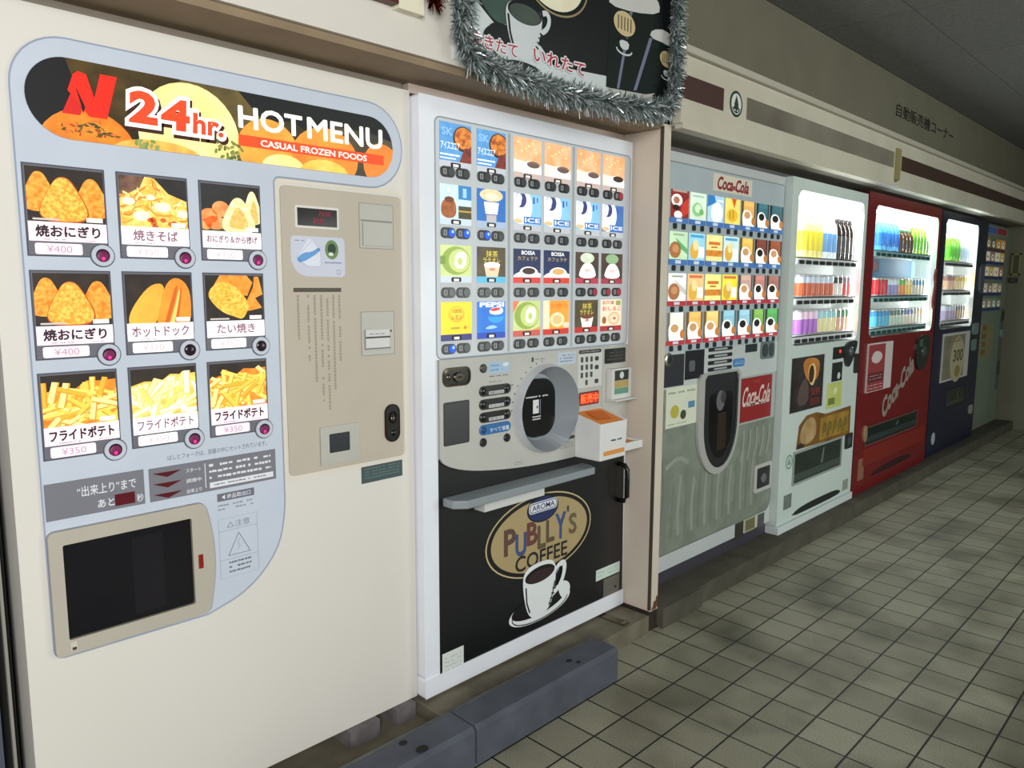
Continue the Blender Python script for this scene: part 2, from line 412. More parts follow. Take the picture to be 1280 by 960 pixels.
# header sign
hd = rr(-1.618, -.705, 1.700, 1.865, .0824, 12)
h = MB(Y1)
hk = M((44, 38, 30), emit=.35, rough=.3, noise=(14, (96, 78, 44), .2))
h.slab(hd, .004, .0055, hk, side=M((30, 28, 26)))
def H(poly, dd, m): h.poly(clip(poly, hd), dd, m)
H(ell(-1.60, 1.79, .075, .12, 20), .0058, M((20, 20, 24), emit=.2))
org = M((238, 140, 40), emit=.75, noise=(18, (206, 96, 24), .2)); yel = M((252, 216, 110), emit=.8, noise=(14, (240, 170, 60), .22)); pale = M((255, 238, 170), emit=.9, noise=(10, (250, 212, 120), .25))
H(ell(-1.505, 1.675, .10, .092, 30), .0060, org)
for k in range(46):
    a = rnd.uniform(0, PI); r_ = rnd.uniform(0, 1)**.5; x = -1.50+.062*r_*math.cos(a); z = 1.712+.034*r_*math.sin(a); t_ = rnd.uniform(0, PI)
    H([(x-.009*math.cos(t_), z-.003*math.sin(t_)), (x+.002, z-.003), (x+.009*math.cos(t_), z+.005*math.sin(t_)), (x, z+.003)], .0062+.00002*k, M(rnd.choice([(80, 74, 30), (120, 90, 40), (190, 60, 30), (60, 70, 40), (230, 120, 50)]), emit=.5))
H([(-1.40, 1.69), (-1.17, 1.69), (-1.08, 1.80), (-1.08, 1.87), (-1.30, 1.87)], .0058, M((120, 100, 50), emit=.4, noise=(16, (80, 70, 40), .2)))
H(ell(-1.285, 1.742, .118, .118, 32), .0061, pale)
H(ell(-1.36, 1.690, .10, .032, 20), .0063, M((250, 190, 90), emit=.75, noise=(30, (210, 150, 60), .2)))
for k in range(26): H(ell(rnd.gauss(-1.19, .016), rnd.gauss(1.722, .016), .007, .004, 6, rot=rnd.uniform(0, 3)), .0065+.00002*k, M(rnd.choice([(120, 140, 70), (160, 150, 80), (90, 110, 60)]), emit=.5))
for k in range(14): H(ell(rnd.gauss(-1.39, .014), rnd.gauss(1.708, .006), .007, .004, 6, rot=rnd.uniform(0, 3)), .0066+.00002*k, M(rnd.choice([(120, 150, 80), (150, 160, 90)]), emit=.5))
H(ell(-1.09, 1.735, .082, .075, 26), .0063, M((250, 176, 70), emit=.78, noise=(14, (240, 140, 50), .22)))
H(ell(-.925, 1.735, .10, .077, 26), .0064, M((250, 160, 60), emit=.75, noise=(14, (236, 120, 40), .22)))
H(ell(-.745, 1.735, .062, .06, 24), .0065, M((244, 150, 60), emit=.75, noise=(14, (220, 110, 40), .22)))
H(ell(-1.05, 1.695, .06, .034, 20), .0067, pale); H(ell(-.93, 1.69, .075, .04, 20), .0068, yel)
H([(-1.17, 1.87), (-1.10, 1.80), (-1.02, 1.815), (-.99, 1.80), (-.96, 1.782), (-.90, 1.82), (-.78, 1.82), (-.69, 1.80), (-.69, 1.87)], .0059, M((22, 26, 26), emit=.3))
rd_ = M((224, 38, 18), emit=.6); rdd = M((212, 34, 26), emit=.5)
# red N emblem, folded-ribbon shape
h.poly([(-1.553, 1.752), (-1.5185, 1.752), (-1.512, 1.772), (-1.524, 1.818)], .0072, rdd)
h.poly([(-1.540, 1.800), (-1.528, 1.834), (-1.518, 1.842), (-1.502, 1.838), (-1.489, 1.792), (-1.470, 1.752), (-1.501, 1.752)], .0074, rd_)
h.poly([(-1.489, 1.792), (-1.475, 1.8435), (-1.441, 1.8435), (-1.466, 1.752), (-1.501, 1.752)], .0076, rd_)
h.poly([(-1.524, 1.808), (-1.521, 1.802), (-1.508, 1.770), (-1.513, 1.757), (-1.517, 1.778)], .0078, M((30, 16, 14), emit=.2))
# 24hr.
shd = M((62, 26, 14), emit=.3); wt = M((255, 250, 240), emit=.95); rt = M((228, 72, 32), emit=.65)
for (tx, x0, x1, z0, z1, bo) in (('2', -1.420, -1.358, 1.753, 1.824, .05), ('4', -1.352, -1.286, 1.749, 1.819, .05), ('hr.', -1.280, -1.206, 1.748, 1.796, .035)):
    h.text(tx, x0+.004-.009, x1+.004+.009, z0-.017, z1+.003, .0076, shd, bold=bo+.08, shear=.06)
    h.text(tx, x0-.008, x1+.008, z0-.009, z1+.009, .0079, wt, bold=bo+.07, shear=.06)
    h.text(tx, x0, x1, z0, z1, .0083, rt, bold=bo, shear=.06)
for k in range(6):
    q = (.0022*math.cos(k*PI/3), .0022*math.sin(k*PI/3))
    h.text('HOT', -1.166+q[0], -.996+q[0], 1.780+q[1], 1.830+q[1], .0076+.00002*k, wt); h.text('MENU', -.978+q[0], -.744+q[0], 1.780+q[1], 1.831+q[1], .0076+.00002*k, wt)
h.poly(rect(-1.169, -.738, 1.736, 1.763), .0072, M((236, 76, 30), emit=.8)); h.text('CASUAL FROZEN FOODS', -1.112, -.796, 1.741, 1.757, .0078, wt, bold=.018)
h.build('header_sign', m1)

cardg = M((112, 112, 122), rough=.4); blk = M((30, 26, 26), emit=.3, noise=(20, (58, 46, 38), .25)); lab = M((250, 224, 236), emit=.8); labw = M((255, 252, 252), emit=1.0)
ink = M((52, 32, 44), emit=.1); ink2 = M((150, 110, 130), emit=.4); inkp = M((206, 178, 190), emit=.6)
def tri(cx, cz, w, h_): return blob(cx, cz, w, h_, [(-.58, -.40), (-.42, -.56), (0, -.60), (.42, -.56), (.58, -.40), (.52, -.12), (.30, .32), (.16, .54), (0, .60), (-.16, .54), (-.30, .32), (-.52, -.12)], 2)
def food(c, kind, R, seed):
    x0, x1, z0, z1 = R; W, Hh = x1-x0, z1-z0; bx = rect(*R); r = random.Random(seed)
    X = lambda u: x0+u*W
    Z = lambda v: z0+v*Hh
    def P(poly, dd, m): c.poly(clip([(X(u), Z(v)) for u, v in poly], bx), dd, m)
    if kind == 'onigiri':
        o1 = M((240, 146, 40), emit=.72, noise=(150, (255, 196, 84), .12)); o2 = M((228, 122, 26), emit=.68, noise=(120, (250, 176, 70), .16))
        P(tri(.16, .55, .40, .62), .0012, o2); P(tri(.83, .48, .44, .64), .0013, o2); P(tri(.465, .42, .57, .73), .0015, M((186, 84, 16), emit=.5)); P(tri(.46, .425, .54, .69), .0017, o1)
    elif kind == 'noodles':
        P([(-.1, -.1), (1.1, -.1), (1.1, .52), (.72, .70), (.52, .98), (.38, 1.02), (.30, .78), (.0, .55)], .0010, M((240, 170, 60), emit=.8, noise=(60, (255, 214, 120), .2)))
        P([(0, .55), (.38, .82), (.34, 1), (0, 1)], .0009, M((84, 60, 48), emit=.4, noise=(30, (150, 110, 90), .2)))
        for k in range(90):
            u = r.uniform(0, 1); top = .5+.45*max(0, 1-abs(u-.45)/.45); v = r.uniform(.0, top); a = r.uniform(0, PI); l = r.uniform(.06, .14)
            pts = smooth([(u-l*math.cos(a), v-l*math.sin(a)), (u+r.uniform(-.05, .05), v+r.uniform(-.06, .06)), (u+l*math.cos(a), v+l*math.sin(a))], 1, False)
            m = M(r.choice([(255, 210, 90), (250, 186, 70), (255, 226, 140), (236, 150, 50), (255, 240, 190), (214, 120, 50)]), emit=.85); wd = r.uniform(.02, .045)
            P([(p[0], p[1]-wd/2) for p in pts]+[(p[0], p[1]+wd/2) for p in pts[::-1]], .0012+.00001*k, m)
        for (u, v, s_) in ((.12, .5, .1), (.62, .42, .13), (.30, .22, .13), (.93, .30, .10), (.45, .60, .07)): P(ell(u, v, s_, s_*.8, 9), .0024, M((255, 240, 200), emit=.9))
        for k in range(7): P(ell(r.uniform(.4, .8), r.uniform(.02, .16), .05, .05, 7), .0025, M((206, 100, 50), emit=.7))
    elif kind == 'mixed':
        P([(-.05, -.05), (1.05, -.05), (1.05, .12), (-.05, .1)], .0010, M((60, 74, 40), emit=.4))
        kara = M((240, 166, 100), emit=.8, noise=(60, (222, 120, 60), .18)); rice = M((250, 236, 196), emit=.85, noise=(90, (240, 206, 130), .16)); rc2 = M((238, 200, 120), emit=.8, noise=(90, (226, 160, 70), .18))
        for (u, v, a_, b_) in ((.32, .48, .15, .17), (.12, .32, .15, .16), (.22, .18, .18, .15), (.06, .14, .1, .12)): P(ell(u, v, a_, b_, 14), .0012, kara)
        P(tri(.87, .55, .30, .62), .0014, rice); P(tri(.9, .45, .14, .42), .0015, rc2); P(tri(.62, .36, .52, .66), .0018, rice); P(tri(.62, .30, .30, .40), .0020, rc2)
    elif kind == 'hotdog':
        a = M((252, 180, 66), emit=.8, noise=(10, (240, 140, 40), .2)); b_ = M((248, 160, 50), emit=.78, noise=(10, (230, 120, 36), .2)); s_ = M((214, 100, 30), emit=.6)
        P(smooth([(.02, .1), (.10, .35), (.30, .70), (.45, .82), (.58, .80), (.58, .5), (.42, -.1), (.05, -.1)], 2), .0012, a)
        P(smooth([(.42, -.15), (.50, .35), (.60, .80), (.75, .96), (.92, .85), (1.0, .55), (.97, -.15)], 2), .0015, b_)
        P(smooth([(.60, -.1), (.72, .35), (.80, .75), (.76, .80), (.66, .40), (.54, -.1)], 1), .0017, s_); P(smooth([(.76, -.1), (.82, .35), (.86, .75), (.84, .76), (.78, .35), (.70, -.1)], 1), .0018, s_)
        P(smooth([(.62, -.1), (.74, .35), (.81, .72), (.84, .60), (.80, .2), (.72, -.1)], 1), .0016, M((255, 206, 110), emit=.85))
    elif kind == 'taiyaki':
        a = M((248, 166, 44), emit=.76, noise=(120, (255, 204, 90), .12)); b_ = M((232, 130, 30), emit=.7, noise=(60, (246, 160, 60), .16))
        P([(.15, .80), (.25, 1), (.72, 1), (.82, .85), (.72, .55), (.4, .6)], .0011, b_)
        P([(.70, .42), (.83, .75), (.85, .98), (.93, .98), (1.0, .58), (.86, .50), (.98, .28), (.78, .22), (.66, .2)], .0012, b_)
        P(smooth([(.02, .62), (.20, .86), (.42, .84), (.60, .66), (.74, .38), (.72, .22), (.62, .02), (.50, .08), (.28, .18), (.10, .40)], 2), .0016, a)
        for k in range(14): u = r.uniform(.25, .62); v = r.uniform(.25, .72); P(ell(u, v, .035, .025, 8, PI, 2*PI), .0018, b_)
    elif kind.startswith('fries'):
        pal = kind.endswith('pale')
        base = (246, 196, 80) if not pal else (255, 228, 130)
        P([(0, -.1), (1, -.1), (1, .86), (.8, .84), (.6, .86), (.45, .72), (.2, .74), (0, .66)], .0010, M((232, 150, 44) if not pal else (248, 206, 100), emit=.7, noise=(40, (206, 110, 26) if not pal else (240, 180, 70), .2)))
        for k in range(52):
            u = r.uniform(-.05, 1.05); v = r.uniform(.02, .66+.16*u)*(.98 if k < 38 else .8); a = r.choice([r.gauss(-.5, .3), r.gauss(.5, .35), r.gauss(1.3, .3)]); l = r.uniform(.17, .28); wd = r.uniform(.038, .052)
            col = r.choice([(255, 222, 110), (252, 204, 80), (255, 234, 150), (246, 176, 54), (255, 214, 96)] if not pal else [(255, 244, 180), (255, 234, 150), (255, 250, 210), (250, 214, 110), (255, 240, 170)])
            if kind == 'fries_mid' and u > .6 and r.random() < .6: col = r.choice([(248, 176, 50), (240, 150, 40), (255, 206, 80)])
            ca, sa = math.cos(a), math.sin(a)
            P([(u-l*ca+wd*sa, v-l*sa-wd*ca), (u+l*ca+wd*sa, v+l*sa-wd*ca), (u+l*ca-wd*sa, v+l*sa+wd*ca), (u-l*ca-wd*sa, v-l*sa+wd*ca)], .0012+.000012*k, M(col, emit=.8 if not pal else .95))
            P([(u-l*ca+wd*sa, v-l*sa-wd*ca), (u+l*ca+wd*sa, v+l*sa-wd*ca), (u+l*ca+wd*.55*sa, v+l*sa-wd*.55*ca), (u-l*ca+wd*.55*sa, v-l*sa-wd*.55*ca)], .0012+.000012*k+.000006, M((226, 150, 44) if not pal else (244, 206, 110), emit=.7))

cards = [('onigiri', '焼おにぎり', '¥400', 1), ('noodles', '焼きそば', '¥350', 1), ('mixed', 'おにぎり＆から揚げ', '¥350', 1),
         ('onigiri', '焼おにぎり', '¥400', 1), ('hotdog', 'ホットドック', '¥320', 0), ('taiyaki', 'たい焼き', '¥350', 0),
         ('fries', 'フライドポテト', '¥350', 1), ('fries_pale', 'フライドポテト', '¥350', 1), ('fries_mid', 'フライドポテト', '¥350', 1)]
NM = {'onigiri': 'grilled rice ball picture card', 'noodles': 'fried noodle picture card', 'mixed': 'rice ball and fried chicken picture card', 'hotdog': 'hot dog picture card', 'taiyaki': 'fish shaped cake picture card', 'fries': 'golden fries picture card', 'fries_pale': 'pale overlit fries picture card', 'fries_mid': 'fries picture card of the right column'}
for i, (kd, nm, pr, lit) in enumerate(cards):
    x0 = (-1.633, -1.454, -1.272)[i % 3]; z1 = (1.643, 1.426, 1.210)[i//3]; x1 = x0+.153; z0 = z1-.186
    c = MB(Y1-.004)
    c.slab(rect(x0, x1, z0, z1), 0, .0005, cardg)
    c.line(rect(x0, x1, z0, z1), .004, .0007, M((78, 80, 92)), closed=True)
    R = (x0+.004, x1-.002, z1-.116, z1-.005)
    c.poly(rect(*R), .0008, blk if kd not in ('noodles', 'mixed') else M((40, 32, 30), emit=.3, noise=(12, (52, 56, 58), .25)))
    food(c, kd, R, 11+i)
    L = lab if i in (0, 3, 6, 8) else labw
    c.poly(rect(x0+.003, x1-.001, z1-.156, z1-.116), .0026, L)
    c.poly(rect(x0+.012, x0+.060, z1-.113, z1-.109), .0027, M((206, 196, 190), emit=.5)) if kd in ('onigiri', 'taiyaki') else None
    c.poly(rect(x1-.040, x1-.008, z1-.113, z1-.104), .0027, labw)
    wd = min(.128, .0245*len(nm)); cx = x0+.077
    c.text(nm, cx-wd/2, cx+wd/2, z1-.147+(.004 if len(nm) > 7 else 0), z1-.123-(.003 if len(nm) > 7 else 0), .0028, ink if L is lab else ink2, bold=.009, fat=.0007 if L is lab else .0005)
    c.fine(x0+.03, x0+.075, z1-.154, z1-.150, 1, .0028, ink2, seed=i); c.fine(x1-.045, x1-.02, z1-.154, z1-.151, 1, .0028, ink2, seed=i+40)
    c.slab(rr(x0+.013, x0+.102, z1-.183, z1-.160, .004, 3), .0005, .0012, L)
    c.text(pr, x0+.034, x0+.082, z1-.179, z1-.164, .0014, inkp if L is labw else M((190, 150, 168), emit=.5))
    co = c.build('product_card', m1); co['label'] = NM[kd]
    k = MB(Y1-.004); bx_, bz = x0+.141, z1-.1825
    k.slab(ell(bx_, bz, .0255, .0255, 24), 0, .001, M((86, 90, 104)))
    k.slab(ell(bx_, bz, .0228, .0228, 24), .001, .004, M((198, 204, 216), rough=.35))
    k.slab(ell(bx_, bz, .0142, .0142, 20), .004, .0046, M((44, 26, 48), rough=.25))
    if lit: k.dome(bx_, bz-.006, .006, .0046, .002, M((236, 40, 130), emit=1.2)); k.dome(bx_, bz-.002, .012, .0046, .0018, M((110, 20, 74), emit=.35))
    else: k.dome(bx_, bz, .0125, .0046, .003, M((38, 24, 36), rough=.2))
    k.build('select_button', co)
# info strips
g = M((124, 124, 134), rough=.45); wtx = M((232, 234, 240)); red = M((92, 20, 30), rough=.3)
s_ = MB(Y1-.004); s_.slab(rect(-1.638, -1.434, .890, .972), 0, .0006, g)
s_.text('“出来上り”まで', -1.575, -1.452, .932, .956, .0009, wtx, bold=.02); s_.text('あと', -1.535, -1.500, .900, .919, .0009, wtx, bold=.02); s_.text('秒', -1.452, -1.437, .897, .916, .0009, wtx, bold=.01)
s_.poly(rect(-1.499, -1.456, .897, .924), .0009, red); s_.build('countdown_strip', m1)
s_ = MB(Y1-.004); s_.slab(rect(-1.423, -1.102, .890, .970), 0, .0006, g)
for k in range(3):
    z = .957-.0255*k; s_.poly([(-1.415, z), (-1.347, z), (-1.381, z-.013)][::-1], .0009, red)
    s_.text(('スタート', '調理中', '出来上り')[k], -1.337, -1.300, z-.011, z-.001, .0009, wtx, bold=.01)
s_.poly(rect(-1.291, -1.289, .90, .962), .0009, wtx); s_.fine(-1.28, -1.115, .916, .962, 3, .0009, wtx, .45, 5); s_.poly(rect(-1.28, -1.11, .897, .911), .0009, wtx); s_.fine(-1.275, -1.13, .899, .909, 1, .0011, g, .4, 8)
s_.build('progress_strip', m1)
s_ = MB(Y1-.004); dk = M((112, 112, 124))
s_.text('はしとフォークは、容器の中にセットされています。', -1.378, -1.125, .983, .996, .0006, dk); s_.build('cutlery_line', m1); s_ = MB(Y1-.004)
s_.poly(rect(-1.263, -1.165, .858, .878), .0006, dk); s_.text('商品取出口', -1.238, -1.175, .862, .874, .0009, wtx, bold=.01); s_.poly([(-1.252, .868), (-1.243, .862), (-1.243, .874)], .0009, wtx)
s_.fine(-1.262, -1.168, .832, .852, 2, .0006, M((150, 152, 166)), .5, 3); s_.build('outlet_line', m1); s_ = MB(Y1-.004)
s_.line(rect(-1.263, -1.16, .656, .812), .0015, .0006, M((170, 176, 190)), closed=True); s_.poly(rect(-1.263, -1.16, .779, .7805), .0006, M((170, 176, 190))); s_.poly(rect(-1.263, -1.16, .703, .7045), .0006, M((170, 176, 190)))
s_.text('△注意', -1.242, -1.180, .785, .803, .0006, M((140, 144, 158)), bold=.0)
s_.line([(-1.24, .713), (-1.182, .713), (-1.211, .768)], .003, .0006, dk, closed=True); s_.line([(-1.214, .724), (-1.209, .735), (-1.215, .742), (-1.209, .752)], .002, .0006, M((170, 176, 190)))
s_.fine(-1.24, -1.178, .664, .700, 3, .0006, dk, .45, 4); s_.build('caution_print', m1)
# dispensing door
tan = M((184, 178, 164), rough=.5); dd = MB(Y1-.004)
out = rr(-1.640, -1.30, .583, .866, .014, 5)
out = [(x+(.024*(1-((z-.722)/.142)**2) if x > -1.33 else 0), z) for x, z in out]
pts = []
for i in range(len(out)):
    a, bq = out[i], out[(i+1) % len(out)]; pts.append(a)
    if a[0] > -1.31 and bq[0] > -1.31 and abs(a[1]-bq[1]) > .1:
        for k in range(1, 10): z = a[1]+(bq[1]-a[1])*k/10; pts.append((-1.30+.020*(1-((z-.7245)/.1415)**2), z))
inn = rr(-1.613, -1.333, .617, .834, .004, 3)
dd.wall(pts, 0, .010, tan); dd.holed(pts, [inn], .010, tan); dd.wall(inn, 0, .010, M((150, 144, 128)))
dd.line(pts, .003, .0005, M((120, 124, 138)), closed=True)
do = dd.build('dispensing_door', m1)
gw = MB(Y1-.004); gw.poly(inn, .0012, M((20, 19, 26), rough=.12)); gw.poly(rect(-1.47, -1.40, .63, .815), .0015, M((28, 26, 34), rough=.15)); gw.build('dark_window', do)
rv = MB(Y1-.004); rv.box(-1.321, -1.310, .703, .738, .010, .012, M((140, 30, 22), rough=.3)); rv.build('red_marker', do)
lt = MB(Y1-.004); lt.box(-1.612, -1.598, .592, .612, .010, .0125, M((206, 202, 190), rough=.3)).box(-1.609, -1.601, .594, .600, .0125, .014, M((60, 56, 50))); lt.build('latch', do)
# control panel
cp = MB(Y1); taupe1 = M((192, 182, 166), rough=.5)
cp.line(rr(-1.070, -.668, .878, 1.665, .02, 5), .010, .0012, M((226, 218, 204)), closed=True)
cp.slab(rr(-1.061, -.677, .886, 1.654, .014, 5), -.002, .002, taupe1, side=M((140, 134, 122)))
cpo = cp.build('control_panel', m1)
Yc = Y1-.002
a = MB(Yc); a.slab(rr(-1.021, -.889, 1.548, 1.606, .004, 3), 0, .002, M((226, 222, 216))); a.poly(rect(-1.015, -.895, 1.554, 1.600), .0024, M((26, 14, 20), rough=.15))
a.text('7650', -.952, -.915, 1.582, 1.594, .0026, M((150, 24, 44), emit=.4)); a.text('88', -.968, -.935, 1.560, 1.577, .0026, M((130, 20, 44), emit=.4)); a.build('amount_display', cpo)
a = MB(Yc); stp = M((206, 210, 226)); a.slab(rr(-1.036, -.872, 1.421, 1.527, (.05, .012, .012, .012), 6), 0, .0006, stp)
cup = M((226, 230, 244)); a.poly([(-1.02, 1.47), (-.988, 1.448), (-.948, 1.448), (-.948, 1.488), (-.972, 1.518), (-.984, 1.520)], .0009, cup); a.line([(-.988, 1.448), (-.948, 1.448), (-.948, 1.488), (-.972, 1.518), (-1.02, 1.47), (-.988, 1.448)], .0015, .0011, M((176, 184, 206)))
a.poly(smooth([(-1.022, 1.466), (-1.008, 1.455), (-.948, 1.488), (-.952, 1.500), (-.975, 1.486), (-1.00, 1.484)], 1), .0011, M((104, 160, 220)))
a.slab(ell(-.913, 1.494, .021, .026, 20), .0006, .0009, M((108, 140, 84))); a.poly(ell(-.913, 1.496, .013, .015, 16), .0011, M((40, 62, 44))); a.poly(ell(-.916, 1.482, .008, .005, 10), .0013, M((226, 232, 226)))
a.fine(-1.03, -.995, 1.512, 1.518, 1, .0009, M((120, 128, 170)), .5, 2); a.fine(-.936, -.882, 1.455, 1.463, 1, .0009, M((120, 128, 170)), .5, 9); a.line(rect(-.898, -.888, 1.428, 1.440), .0015, .0009, M((120, 124, 140)), closed=True); a.build('instruction_sticker', cpo)
a = MB(Yc); a.slab(rect(-1.032, -.886, 1.380, 1.391), -.001, .0006, M((82, 74, 66)))
bx = M((160, 150, 132))
for k, (xx, zb) in enumerate(((-.893, 1.19), (-.912, 1.11), (-.931, 1.06), (-.95, 1.085), (-.97, 1.14), (-.99, 1.195), (-1.02, 1.255))):
    z = 1.372; r = random.Random(k)
    while z > zb:
        l = r.uniform(.006, .010)
        if r.random() < .9: a.poly(rect(xx-.003, xx+.003, z-l*.8, z), .0006, bx)
        z -= l
a.build('printed_notice', cpo)
grey = M((186, 184, 176), rough=.4); gdk = M((140, 138, 132))
a = MB(Yc); a.slab(rect(-.822, -.706, 1.503, 1.627), -.001, .0012, grey, side=gdk); a.slab(rect(-.812, -.712, 1.510, 1.574), .0012, .004, grey, side=gdk); a.poly(rect(-.818, -.71, 1.577, 1.582), .0015, gdk); a.line(rect(-.822, -.706, 1.503, 1.627), .002, .0016, gdk, closed=True); a.build('note_slot_cover', cpo)
a = MB(Yc); a.slab(rect(-.823, -.708, 1.198, 1.323), -.001, .0012, grey, side=gdk); a.line(rect(-.823, -.708, 1.198, 1.323), .002, .0016, gdk, closed=True)
a.slab(rect(-.812, -.728, 1.215, 1.272), .0012, .006, M((214, 214, 212)), side=gdk); a.poly(rect(-.812, -.726, 1.247, 1.252), .0064, M((70, 70, 68))); a.poly(rect(-.812, -.726, 1.216, 1.219), .0064, M((90, 90, 88))); a.fine(-.80, -.745, 1.257, 1.262, 1, .0064, M((110, 110, 108)), .6, 3); a.dome(-.72, 1.266, .003, .0012, .002, darkm); a.build('banknote_slot', cpo)
a = MB(Yc); chrome = M((60, 56, 52), rough=.15, metal=.9); a.slab(rr(-.748, -.694, .934, 1.048, .026, 6), -.001, .004, M((24, 22, 20), rough=.2), side=chrome); a.ring(ell(-.720, 1.008, .017, .019, 18), ell(-.720, 1.008, .010, .012, 18), .006, chrome, da=.004); a.dome(-.720, 1.004, .009, .004, .004, M((110, 104, 96), rough=.2, metal=.9)); a.dome(-.717, .960, .010, .004, .004, chrome); a.ring(rr(-.748, -.694, .934, 1.048, .026, 6), rr(-.744, -.698, .938, 1.044, .023, 6), .0045, chrome); a.build('coin_return_lever', cpo)
a = MB(Yc); o_ = rr(-.966, -.838, .899, 1.008, .004, 2); i_ = rr(-.938, -.871, .932, .986, .003, 2); a.wall(o_, -.001, .003, gdk); a.holed(o_, [i_], .003, grey); a.wall(i_, 0, .003, gdk); a.poly(i_, .0008, M((38, 42, 48), rough=.3)); a.build('coin_tray', cpo)
a = MB(Y1); a.slab(rect(-.832, -.684, .823, .877), 0, .0008, M((64, 84, 86), rough=.4)); a.fine(-.822, -.694, .833, .869, 4, .0011, M((106, 126, 124)), .35, 6); a.build('name_plate', m1)
for x in (-1.62, -.70):
    for y in (.50, .98): sbox('foot', x-.025, x+.025, y-.025, y+.025, .0342, .0875, M((50, 48, 46)), m1)
# ================================================================== MACHINE 2: cup coffee machine
Y2 = .272
m2 = thing('coffee_vending_machine', (-.105, .67, .0765), 'white cup coffee machine with black lower door and oval coffee emblem', 'vending machine')
wht = M((238, 241, 250), rough=.3); whd = M((196, 202, 214), rough=.35)
b = MB(Y2); b.box(-.633, .416, .150, 1.950, -.75, 0, wht); b.build('body', m2, bevel=.010, seg=3)
b = MB(Y2); b.box(-.635, .418, .0875, .150, -.75, .004, wht); b.build('base_trim', m2, bevel=.006)
for x in (-.60, .36):
    for y in (.30, .98): sbox('foot', x-.018, x+.018, y-.018, y+.018, .0762, .0875, M((96, 92, 88)), m2)
sp = MB(Y2); pnl = M((206, 212, 218), emit=.12, rough=.4)
sp.slab(rr(-.572, .402, 1.176, 1.893, .018, 5), -.001, .001, pnl); sp.line(rr(-.574, .404, 1.174, 1.895, .02, 5), .004, .0013, M((150, 160, 172)), closed=True)
for x in (-.262, .0635): sp.poly(rect(x-.006, x+.006, 1.18, 1.888), .0013, M((176, 182, 188), emit=.05))
sp.build('selection_panel', m2)
ce = .8
CX = [(-.558, -.430), (-.407, -.279), (-.242, -.108), (-.092, .046), (.080, .215), (.231, .364)]
RZ = [1.884, 1.703, 1.522, 1.348]
K = lambda c, e=ce, n=None: M(c, emit=e, rough=.35, noise=n)
